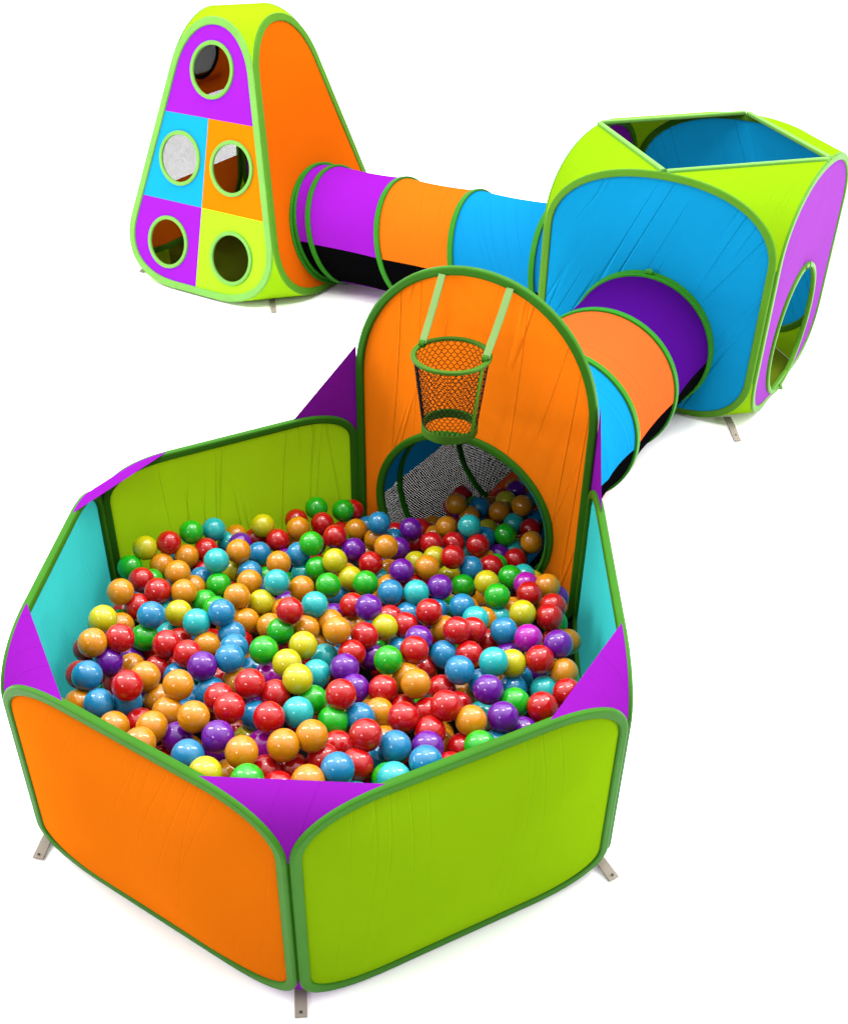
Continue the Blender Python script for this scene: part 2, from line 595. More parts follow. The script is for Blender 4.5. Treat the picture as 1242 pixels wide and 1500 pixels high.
BALLS = """
y-7103,4355,4709|yellow ball, orange right, orange below, by the lime back wall
r-6308,4673,4732|red ball, yellow left, orange right, orange below, by the lime back wall
g-5624,5360,4718|green ball, red left, turquoise right, red below, by the lime back wall
o-5549,2665,4949|orange ball with orange balls on all four sides, right one of two in mid pool
r-5981,1511,5071|red ball, red left, orange right, orange above, blue below, in mid pool
o-7074,1029,5395|orange ball, red right, green above, yellow below, by the turquoise left wall
o-5127,1647,4941|orange ball, red left, orange right, orange above, yellow below, in mid pool
y-7061,-955,5917|yellow ball, orange right, orange above, red below, by the turquoise left wall
b-5683,-424,5670|blue ball, red left, yellow right, red above, green below, in mid pool
y-5044,438,5039|yellow ball, blue left, turquoise right, orange above, red below, in mid pool
c-4275,-339,5350|turquoise ball, yellow left, green right, green above, orange below, in mid pool
o-3686,4165,4797|orange ball, turquoise left, red right, purple above, yellow below, in mid pool
c-4321,3358,4980|turquoise ball, red left, yellow right, red above, green below, in mid pool
r-1033,7412,3772|red ball, orange left, green right, green above, red below, by the lime back wall
g-1130,4659,4847|green ball, blue left, red right, orange above, green below, in mid pool
c-2055,2222,5007|turquoise ball, orange left, orange right, orange above, yellow below, in mid pool
g-365,2707,4528|green ball, orange left, yellow right, green above, turquoise below, in mid pool
c-632,973,5108|turquoise ball, red left, orange above, orange below, in mid pool
o-3268,1358,5051|orange ball, red left, yellow right, orange above, blue below, in mid pool
r-1336,143,5526|red ball, orange left, turquoise right, orange above, green below, in mid pool
b-3514,-26,5510|blue ball, green left, orange right, red above, blue below, in mid pool
g-318,8434,3687|green ball, red left, red right, orange below, by the lime back wall
r-398,5893,4278|red ball, green left, orange right, red above, yellow below, in mid pool
b1152,7197,3998|blue ball, orange left, purple right, orange below, below the orange arch
o1520,5306,4303|orange ball, orange left, blue right, blue above, red below, in mid pool
o3031,4388,4116|orange ball, yellow left, yellow right, yellow above, purple below, in mid pool
y-240,3998,4613|yellow ball, green left, blue right, red above, yellow below, in mid pool
g911,2989,4440|green ball, yellow left, turquoise right, red above, purple below, in mid pool
p1151,824,5178|purple ball, red left, red right, green above, orange below, in mid pool
b1801,2441,4511|blue ball, turquoise left, red right, orange above, red below, in mid pool
c2676,2468,4508|turquoise ball, blue left, purple right, red above, red below, in mid pool
p3481,2806,4502|purple ball, turquoise left, green right, yellow above, blue below, in mid pool
r3119,1085,4839|red ball, blue left, blue right, turquoise above, orange below, in mid pool
o4160,10441,2734|orange ball, orange right, orange below, in the tunnel mouth
c4608,7613,3664|turquoise ball, orange left, yellow right, orange above, blue below, in the tunnel mouth
g6039,8019,2993|green ball, yellow left, red right, red above, turquoise below, in the tunnel mouth
o6840,10398,2745|orange ball, yellow left, purple above, blue below, in the tunnel mouth
o7049,7717,2883|orange ball, turquoise left, red above, red below, in the tunnel mouth
r3944,5148,4027|red ball, blue left, turquoise right, red above, yellow below, in mid pool
g5427,2480,4438|green ball, orange left, orange right, turquoise above, turquoise below, in mid pool
y6211,1380,4637|yellow ball, orange left, red right, red above, pink below, in mid pool
r7109,1386,4496|red ball, yellow left, red above, purple below, by the turquoise right wall
o-6951,-2382,6212|orange ball, red right, yellow above, purple below, by the turquoise left wall
r-6230,-2014,6091|red ball, orange left, green right, orange above, purple below, in mid pool
r-5399,-4306,6372|red ball, red left, orange right, orange above, blue below, by the orange front wall
b-6750,-3738,6159|blue ball, purple right, orange above, orange below, by the turquoise left wall
o-5586,-5421,5858|orange ball, orange left, red right, blue above, by the orange front wall
o-4415,-5658,6160|orange ball, red left, orange right, orange above, orange below, by the orange front wall
o-3964,-4192,6347|orange ball, orange left, purple right, blue above, orange below, in mid pool
o-3255,-5511,6456|orange ball, orange left, purple right, blue above, purple below, by the orange front wall
o-4559,-6401,6314|orange ball, orange left, red right, red above, by the orange front wall
b-2805,-2516,5875|blue ball, orange left, green right, blue above, orange below, in mid pool
y-738,-1411,5468|yellow ball, red left, turquoise right, orange above, yellow below, in mid pool
y-1092,-2510,5720|yellow ball, pink left, turquoise right, red above, yellow below, in mid pool
y-616,-3663,6210|yellow ball, red left, turquoise right, yellow above, green below, in mid pool
g-1878,-1913,5676|green ball, blue left, red right, orange above, pink below, in mid pool
p-3557,-2899,5874|purple ball, red left, blue right, orange above, blue below, in mid pool
r-1960,-3901,6193|red ball, orange left, pink right, blue above, red below, in mid pool
r-2366,-4996,6311|red ball, red left, blue right, orange above, purple below, in mid pool
r-1232,-5227,6235|red ball, blue left, turquoise right, red above, pink below, in mid pool
c-498,-4757,5989|turquoise ball, red left, green right, yellow above, orange below, in mid pool
p-2475,-6170,6420|purple ball, orange left, orange right, red above, yellow below, by the orange front wall
o46,-6062,6449|orange ball, orange left, green right, turquoise above, red below, in mid pool
o257,-794,5578|orange ball, orange left, orange right, orange above, red below, in mid pool
r2695,-1481,5469|red ball, green left, blue right, purple above, orange below, in mid pool
g1912,-1937,5452|green ball, purple left, orange right, yellow above, red below, in mid pool
o2772,-3164,5688|orange ball, orange left, red right, red above, red below, in mid pool
r679,-4260,6241|red ball, green left, purple right, purple above, green below, in mid pool
r2458,-4757,5915|red ball, orange left, red right, red above, blue below, in mid pool
r3642,-4489,6152|red ball, red left, red right, red above, red below, in mid pool
r1498,-6122,6614|red ball, red left, blue right, blue above, red below, in mid pool
b2278,-5988,6066|blue ball, red left, purple right, red above, turquoise below, by the lime front wall
r4005,-337,5307|red ball, orange left, red right, blue above, blue below, in mid pool
b5538,316,4786|blue ball, turquoise left, yellow right, turquoise above, turquoise below, in mid pool
m6275,-239,4992|pink ball, blue left, red right, yellow above, red below, by the turquoise right wall
c5085,-2010,5577|turquoise ball, red left, yellow right, blue above, blue below, in mid pool
r6523,-1543,5292|red ball, yellow left, purple right, pink above, turquoise below, by the turquoise right wall
p7109,-1025,5466|purple ball, red left, red above, orange below, by the turquoise right wall
r6429,-3693,5431|red ball, green left, red right, turquoise above, purple below, by the turquoise right wall
r7240,-2914,5247|red ball, turquoise left, orange above, by the turquoise right wall
b4063,-2376,5530|blue ball, blue right, red above, red below, in mid pool
p4887,-3260,5627|purple ball, blue left, blue right, blue above, purple below, in mid pool
o4352,-4779,5894|orange ball, red left, purple right, red above, green below, by the lime front wall
p5247,-4510,5801|purple ball, orange left, purple right, green above, blue below, by the lime front wall
g4576,-5655,5823|green ball, red left, blue right, orange above, by the lime front wall
o-1729,-6779,6519|orange ball, purple left, pink right, blue above, orange below, by the orange front wall
y-2541,-7610,6596|yellow ball, blue left, orange right, blue above, by the orange front wall
g-1424,-7791,6582|green ball, orange left, red right, orange above, by the orange front wall
o-672,-6419,6443|orange ball, pink left, orange right, red above, red below, in mid pool
b847,-7301,6585|blue ball, red left, red right, red above, turquoise below, by the lime front wall
o128,-7713,6537|orange ball, red left, blue right, red above, by the lime front wall
c2309,-7529,6546|turquoise ball, green left, blue right, blue above, by the lime front wall
b3110,-6836,6449|blue ball, blue left, red right, purple above, by the lime front wall
o-5689,4552,4219|orange ball, red left, red right, green above, orange below, by the lime back wall
g-7574,3767,4276|green ball, orange right, yellow above, red below, by the turquoise left wall
r-6828,2562,4676|red ball, orange left, red right, green above, red below, by the turquoise left wall
o-6505,4093,4156|orange ball, yellow left, orange right, red above, red below, by the lime back wall
r-6583,1042,4772|red ball, orange left, blue right, red above, orange below, by the turquoise left wall
c-4941,6007,4393|turquoise ball, green left, turquoise right, red below, by the lime back wall
r-5065,5033,4174|red ball, orange left, turquoise right, turquoise above, turquoise below, by the lime back wall
y-3181,6499,4265|yellow ball, purple left, red right, red below, by the lime back wall
r-2587,6125,3865|red ball, yellow left, orange right, yellow above, orange below, by the lime back wall
b-3152,5214,3918|blue ball, orange left, orange right, red above, blue below, by the lime back wall
o-2235,3923,4501|orange ball, blue left, blue right, red above, turquoise below, in mid pool
o-1864,6622,4086|orange ball, red left, red right, red above, green below, by the lime back wall
g-1323,8080,4022|green ball, red left, green right, red below, by the lime back wall
b-1617,4705,4327|blue ball, orange left, green right, orange above, turquoise below, in mid pool
b-3256,3724,4178|blue ball, yellow left, turquoise right, blue above, orange below, in mid pool
o-3067,2602,4669|orange ball, yellow left, turquoise right, blue above, orange below, in mid pool
o-1270,2620,4447|orange ball, turquoise left, green right, turquoise above, turquoise below, in mid pool
g-886,4105,4164|green ball, turquoise left, yellow right, green above, green below, in mid pool
g-4207,2808,4344|green ball, red left, red right, turquoise above, green below, in mid pool
y-2541,1702,4529|yellow ball, orange left, orange right, orange above, orange below, in mid pool
g-4492,1740,4429|green ball, orange left, green right, orange above, turquoise below, in mid pool
g-3945,975,4802|green ball, green left, blue right, red above, blue below, in mid pool
o-2927,857,4413|orange ball, blue left, orange right, yellow above, blue below, in mid pool
o-2086,527,4500|orange ball, orange left, green right, orange above, green below, in mid pool
o239,7596,3362|orange ball, red left, orange right, red above, purple below, by the lime back wall
p304,5601,3908|purple ball, yellow left, red right, orange above, blue below, in mid pool
p2365,7395,3610|purple ball, blue left, orange right, red below, below the orange arch
r3168,6731,3444|red ball, red left, red right, orange above, blue below, below the orange arch
y3306,5468,3718|yellow ball, yellow left, red right, blue above, orange below, in mid pool
o1020,7169,3250|orange ball, orange left, orange right, blue above, red below, below the orange arch
p2127,4066,4180|purple ball, turquoise left, yellow right, purple above, red below, in mid pool
r973,4861,3860|red ball, purple left, purple right, orange above, turquoise below, in mid pool
y322,3632,4138|yellow ball, green left, green right, blue above, red below, in mid pool
r553,1605,4572|red ball, orange left, purple right, green above, orange below, in mid pool
b5139,10999,2191|blue ball, orange left, orange right, turquoise below, in the tunnel mouth
o4713,10318,2210|orange ball, orange left, blue right, turquoise below, in the tunnel mouth
o3752,8297,3088|orange ball, orange left, blue right, orange above, red below, in the tunnel mouth
o5938,10491,2353|orange ball, blue left, turquoise right, yellow above, red below, in the tunnel mouth
y6312,11931,1919|yellow ball, blue left, orange right, purple above, orange below, in the tunnel mouth
p6803,13128,1635|purple ball, yellow below, in the tunnel mouth
c6534,10024,2109|turquoise ball, red left, red right, orange above, green below, in the tunnel mouth
r7151,9307,2347|red ball, turquoise left, blue above, orange below, in the tunnel mouth
r4006,7223,3114|red ball, orange left, blue right, orange above, red below, in the tunnel mouth
b5224,8022,2821|blue ball, turquoise left, red right, yellow above, red below, in the tunnel mouth
r4941,7066,3155|red ball, turquoise left, purple right, blue above, orange below, in the tunnel mouth
b4625,5216,3493|blue ball, red left, orange right, turquoise above, orange below, below the orange arch
r5402,5748,3171|red ball, blue left, green right, orange above, yellow below, below the orange arch
g6011,4469,3696|green ball, green left, turquoise right, red above, turquoise below, below the orange arch
c6523,4957,3381|turquoise ball, green left, orange right, red above, pink below, below the orange arch
m6534,3946,3811|pink ball, green left, orange right, turquoise above, red below, by the turquoise right wall
r6567,2974,4167|red ball, orange left, orange right, pink above, yellow below, by the turquoise right wall
o7258,3700,3952|orange ball, red left, red below, by the turquoise right wall
y5136,3841,3927|yellow ball, orange left, turquoise right, red above, orange below, in mid pool
g4339,4543,3175|green ball, yellow left, orange right, blue above, blue below, in mid pool
b4237,2104,4247|blue ball, blue left, turquoise right, green above, red below, in mid pool
c4654,1076,4579|turquoise ball, blue left, turquoise right, orange above, red below, in mid pool
c5485,2144,3719|turquoise ball, turquoise left, orange right, green above, blue below, in mid pool
r7304,2146,4334|red ball, red left, orange above, red below, by the turquoise right wall
g-5922,-726,4990|green ball, red left, red right, blue above, red below, in mid pool
r-4998,-1451,5396|red ball, red left, red right, blue above, red below, in mid pool
p-6549,-2452,5534|purple ball, blue left, purple right, orange above, red below, by the turquoise left wall
o-5149,-3432,5903|orange ball, orange left, red right, purple above, orange below, in mid pool
o-6952,-4214,5499|orange ball, blue right, blue above, by the orange front wall
b-6221,-4580,5883|blue ball, orange left, blue right, red above, orange below, by the orange front wall
o-4231,-4694,5785|orange ball with orange balls on all four sides, left one of two in mid pool
r-4252,-1895,5410|red ball, red left, purple right, red above, blue below, in mid pool
p-3787,-5572,5680|purple ball, orange left, orange above, blue below, by the orange front wall
b-3187,-309,4849|blue ball, orange left, orange right, blue above, blue below, in mid pool
b-2889,-1456,5336|blue ball, orange left, green right, blue above, blue below, in mid pool
g-1649,-104,4866|green ball, orange left, orange right, orange above, red below, in mid pool
o-864,311,4630|orange ball, red left, orange right, red above, yellow below, in mid pool
c-256,-2286,5125|turquoise ball, yellow left, purple right, turquoise above, green below, in mid pool
o-3923,-774,4773|orange ball, red left, blue right, turquoise above, purple below, in mid pool
r-2796,-4317,6001|red ball, blue left, red right, purple above, purple below, in mid pool
r-1261,-3919,5814|red ball, red left, yellow right, pink above, red below, in mid pool
g-185,-3860,5574|green ball, turquoise left, red right, yellow above, green below, in mid pool
o-112,734,4561|orange ball, orange left, orange right, turquoise above, orange below, in mid pool
r1098,-487,5101|red ball, orange left, yellow right, purple above, red below, in mid pool
y1683,385,4730|yellow ball, red left, red right, red above, purple below, in mid pool
r2345,737,4528|red ball, red left, purple right, blue above, purple below, in mid pool
p2812,-529,5069|purple ball, red left, orange right, red above, red below, in mid pool
r743,-1255,5046|red ball, turquoise left, purple right, red above, purple below, in mid pool
p621,-2347,5454|purple ball, turquoise left, purple right, red above, purple below, in mid pool
p965,-3053,5304|purple ball, red left, red right, purple above, blue below, in mid pool
c-134,-988,4600|turquoise ball, yellow left, purple right, orange above, turquoise below, in mid pool
o2486,-2040,4904|orange ball, green left, orange right, red above, red below, in mid pool
b3612,-797,4711|blue ball, purple left, red right, orange above, blue below, in mid pool
r1811,-3128,5369|red ball, purple left, orange right, green above, orange below, in mid pool
o1725,-3902,5198|orange ball, blue left, red right, red above, red below, in mid pool
b1206,-4428,5504|blue ball, green left, orange right, purple above, red below, in mid pool
g467,-4684,5602|green ball, orange left, blue right, red above, red below, in mid pool
r3212,-5023,5663|red ball, red left, red right, red above, purple below, in mid pool
p3157,-5827,5918|purple ball, blue left, red right, red above, blue below, by the lime front wall
r659,-5448,5427|red ball, red left, red right, green above, blue below, in mid pool
r4538,304,4764|red ball, red left, turquoise right, turquoise above, red below, in mid pool
r4403,-869,4785|red ball, blue left, turquoise right, red above, blue below, in mid pool
y5685,-1594,5138|yellow ball, turquoise left, red right, pink above, blue below, in mid pool
o7269,-1663,4902|orange ball, turquoise left, purple above, red below, by the turquoise right wall
g5664,-3415,5292|green ball, purple left, red right, blue above, purple below, in mid pool
p5864,-4339,5059|purple ball, purple left, green above, by the lime front wall
b-3145,-6911,6452|blue ball, red left, yellow right, purple above, yellow below, by the orange front wall
r-1169,-6696,5709|red ball, green left, red right, pink above, red below, by the orange front wall
r-737,-7350,5846|red ball, green left, orange right, red above, by the orange front wall
r-460,-6409,5491|red ball, red left, orange right, orange above, red below, in mid pool
r341,-6234,5752|red ball, red left, blue right, orange above, orange below, in mid pool
r1291,-6745,6145|red ball, blue left, green right, red above, turquoise below, by the lime front wall
o-5073,2666,4308|half hidden orange ball, orange left, green right, red above, green below, in mid pool
o-6953,157,4673|hidden orange ball, yellow left, green right, red above, red below, by the turquoise left wall
c-4444,6185,3688|half hidden turquoise ball, turquoise left, purple right, orange below, by the lime back wall
p-3922,5678,3978|half hidden purple ball, turquoise left, red right, orange below, by the lime back wall
r-5106,4483,3556|hidden red ball, orange left, turquoise right, red above, orange below, by the lime back wall
r-3528,6578,3553|hidden red ball, purple left, red right, yellow above, blue below, by the lime back wall
r-2074,7642,3736|half hidden red ball, green right, orange below, by the lime back wall
y-3923,4216,3855|half hidden yellow ball, turquoise left, blue right, orange above, red below, in mid pool
c-1460,4431,3638|half hidden turquoise ball, orange left, green right, blue above, orange below, in mid pool
r-3939,3137,3689|half hidden red ball, green left, orange right, yellow above, blue below, in mid pool
o-1778,1609,4271|half hidden orange ball, yellow left, red right, orange above, green below, in mid pool
r16,8825,3423|half hidden red ball, green left, blue right, orange below, by the lime back wall
b1706,7497,3000|half hidden blue ball, orange left, purple right, blue above, purple below, below the orange arch
o3298,8489,2503|half hidden orange ball, red left, orange right, red below, in the tunnel mouth
r2539,7477,2907|half hidden red ball, purple left, red right, purple above, yellow below, below the orange arch
b3356,6929,2733|half hidden blue ball, yellow left, red right, red above, yellow below, below the orange arch
p1937,6370,3429|half hidden purple ball, orange left, red right, blue above, purple below, below the orange arch
y2599,5544,3407|half hidden yellow ball, purple left, orange right, red above, red below, in mid pool
b26,5822,3227|half hidden blue ball, yellow left, red right, purple above, yellow below, in mid pool
c1193,4885,3133|half hidden turquoise ball, green left, orange right, red above, blue below, in mid pool
o1668,3947,3544|half hidden orange ball, turquoise left, red right, purple above, blue below, in mid pool
r2492,4104,3495|half hidden red ball, blue left, purple right, purple above, turquoise below, in mid pool
r1813,1509,4168|half hidden red ball, purple left, red right, blue above, yellow below, in mid pool
b2393,1971,3940|half hidden blue ball, red left, red right, turquoise above, red below, in mid pool
b3365,2318,3876|half hidden blue ball, red left, blue right, purple above, orange below, in mid pool
b4276,8479,2366|half hidden blue ball, red left, red right, turquoise above, turquoise below, in the tunnel mouth
y5427,9607,2068|half hidden yellow ball, turquoise left, red right, orange above, blue below, in the tunnel mouth
b7457,10733,1794|half hidden blue ball, turquoise left, orange above, red below, in the tunnel mouth
r5963,10493,1615|half hidden red ball, yellow left, turquoise right, orange above, green below, in the tunnel mouth
c6391,7913,2286|half hidden turquoise ball, purple left, orange right, green above, red below, in the tunnel mouth
p5794,7523,2356|half hidden purple ball, orange left, turquoise right, green above, green below, in the tunnel mouth
r6403,7026,2549|half hidden red ball, purple left, turquoise above, turquoise below, in the tunnel mouth
c4471,7423,2510|half hidden turquoise ball, red left, red right, blue above, blue below, in the tunnel mouth
o5258,7034,2466|half hidden orange ball, blue left, green right, red above, red below, in the tunnel mouth
g5623,6390,2742|half hidden green ball, red left, green right, purple above, yellow below, below the orange arch
y3857,5912,2509|half hidden yellow ball, orange left, green right, red above, purple below, below the orange arch
o4576,5295,2719|half hidden orange ball, green left, yellow right, blue above, blue below, below the orange arch
c5712,4516,3033|half hidden turquoise ball, orange left, pink right, green above, green below, below the orange arch
o5194,3942,3216|half hidden orange ball, orange left, green right, yellow above, turquoise below, in mid pool
o6014,2748,3632|half hidden orange ball, turquoise left, yellow right, turquoise above, blue below, in mid pool
r-5814,-458,4273|half hidden red ball, purple left, red right, green above, red below, in mid pool
r-4931,-390,4540|half hidden red ball, red left, orange right, turquoise above, red below, in mid pool
p-6329,-1189,4372|hidden purple ball, purple left, red right, red above, orange below, by the turquoise left wall
o-6112,-1815,4720|half hidden orange ball, red left, orange right, purple above, red below, in mid pool
r-5264,-1810,4702|half hidden red ball, orange left, blue right, red above, orange below, in mid pool
r-6363,-2546,4839|hidden red ball, blue left, red right, purple above, blue below, by the turquoise left wall
b-5536,-4192,5614|hidden blue ball, blue left, orange right, red above, red below, by the orange front wall
r-5050,-4765,5355|hidden red ball, orange left, orange right, blue above, orange below, by the orange front wall
o-4793,-3652,5220|half hidden orange ball, blue left, orange right, orange above, orange below, in mid pool
b-4571,-2200,4753|half hidden blue ball, red left, purple right, red above, orange below, in mid pool
r-1436,97,4131|half hidden red ball, green left, yellow right, green above, yellow below, in mid pool
o-2624,-2706,5120|half hidden orange ball, red left, red right, blue above, red below, in mid pool
m-1806,-2087,4726|half hidden pink ball, red left, yellow right, green above, red below, in mid pool
b-3310,-3228,5190|half hidden blue ball, orange left, red right, purple above, orange below, in mid pool
b-1772,-4425,5463|half hidden blue ball, red left, red right, red above, pink below, in mid pool
m-1489,-5396,5282|half hidden pink ball, orange left, orange right, red above, red below, in mid pool
o571,1390,3823|half hidden orange ball, orange left, red right, red above, red below, in mid pool
o3640,939,4256|half hidden orange ball, purple left, red right, blue above, blue below, in mid pool
p1308,-659,4378|half hidden purple ball, red left, green right, red above, red below, in mid pool
r3546,-2470,4814|half hidden red ball, orange left, blue above, red below, in mid pool
r2380,-3409,4876|half hidden red ball, orange left, red right, red above, red below, in mid pool
r3143,-3618,4995|half hidden red ball, red left, red right, red above, red below, in mid pool
b5726,-1960,4432|half hidden blue ball, purple left, turquoise right, yellow above, green below, in mid pool
c6692,-2009,4460|hidden turquoise ball, blue left, red right, red above, red below, by the turquoise right wall
b4756,-2229,4891|half hidden blue ball, blue left, purple right, turquoise above, purple below, in mid pool
r4021,-3116,4790|half hidden red ball, red left, blue right, red above, orange below, in mid pool
b5087,-4951,5132|half hidden blue ball, green left, purple right, purple above, by the lime front wall
r4110,-5194,5214|hidden red ball, purple left, green right, orange above, red below, by the lime front wall
o-2243,-6558,5334|half hidden orange ball, yellow left, green right, orange above, by the orange front wall
r-4182,-5899,5078|half hidden red ball, orange left, blue right, purple above, by the orange front wall
c1252,-7385,5643|half hidden turquoise ball, green right, red above, by the lime front wall
g2131,-7031,5959|half hidden green ball, red left, turquoise right, blue above, by the lime front wall
r3766,-6236,5571|half hidden red ball, blue left, green right, red above, by the lime front wall
g-7138,806,4257|hidden green ball, yellow left, red right, red above, orange below, by the turquoise left wall
c-5690,1277,4269|half hidden turquoise ball, blue left, yellow right, red above, red below, in mid pool
o-4212,6418,3807|half hidden orange ball, turquoise left, red right, purple below, by the lime back wall
o-1992,6653,3308|hidden orange ball, red left, green right, orange above, blue below, by the lime back wall
g-2833,4587,3265|half hidden green ball, blue left, turquoise right, orange above, yellow below, in mid pool
g-2080,4376,3202|half hidden green ball, turquoise left, orange right, orange above, orange below, in mid pool
r-403,7896,2992|hidden red ball, red left, orange right, green above, purple below, by the lime back wall
b656,8260,3025|half hidden blue ball, orange left, blue right, red above, orange below, below the orange arch
r1741,8256,2764|half hidden red ball, blue left, purple right, blue below, below the orange arch
r3020,9118,2160|half hidden red ball, red left, orange right, red below, in the tunnel mouth
o2412,7693,2214|half hidden orange ball, purple left, orange right, red above, yellow below, below the orange arch
r2515,5905,2760|half hidden red ball, purple left, orange right, yellow above, red below, in mid pool
o1598,5542,3015|half hidden orange ball, turquoise left, purple right, orange above, orange below, in mid pool
b-115,3496,3498|half hidden blue ball, green left, red right, yellow above, orange below, in mid pool
p2500,2359,3289|half hidden purple ball, red left, red right, blue above, purple below, in mid pool
p-99,1833,3896|half hidden purple ball, turquoise left, red right, green above, orange below, in mid pool
g4980,11891,1630|half hidden green ball, orange left, blue right, orange below, in the tunnel mouth
p4375,10731,1617|half hidden purple ball, orange left, turquoise right, orange above, blue below, in the tunnel mouth
r6595,11809,1194|half hidden red ball, orange left, red right, orange above, turquoise below, in the tunnel mouth
b7282,13184,1021|half hidden blue ball, orange left, purple above, blue below, in the tunnel mouth
r5692,11114,1254|half hidden red ball, turquoise left, red right, orange above, yellow below, in the tunnel mouth
r6841,10037,1413|half hidden red ball, green left, orange right, turquoise above, turquoise below, in the tunnel mouth
o6325,7444,1645|half hidden orange ball, green left, turquoise right, red above, green below, in the tunnel mouth
o4904,4156,2548|half hidden orange ball, blue left, green right, orange above, turquoise below, in mid pool
g3821,2852,3495|half hidden green ball, blue left, blue right, purple above, orange below, in mid pool
r6387,4260,2711|half hidden red ball, turquoise left, red right, pink above, orange below, below the orange arch
c-5427,246,4232|half hidden turquoise ball, red left, red right, yellow above, red below, in mid pool
r-6206,-4612,5090|half hidden red ball, orange left, orange right, blue above, by the orange front wall
"""
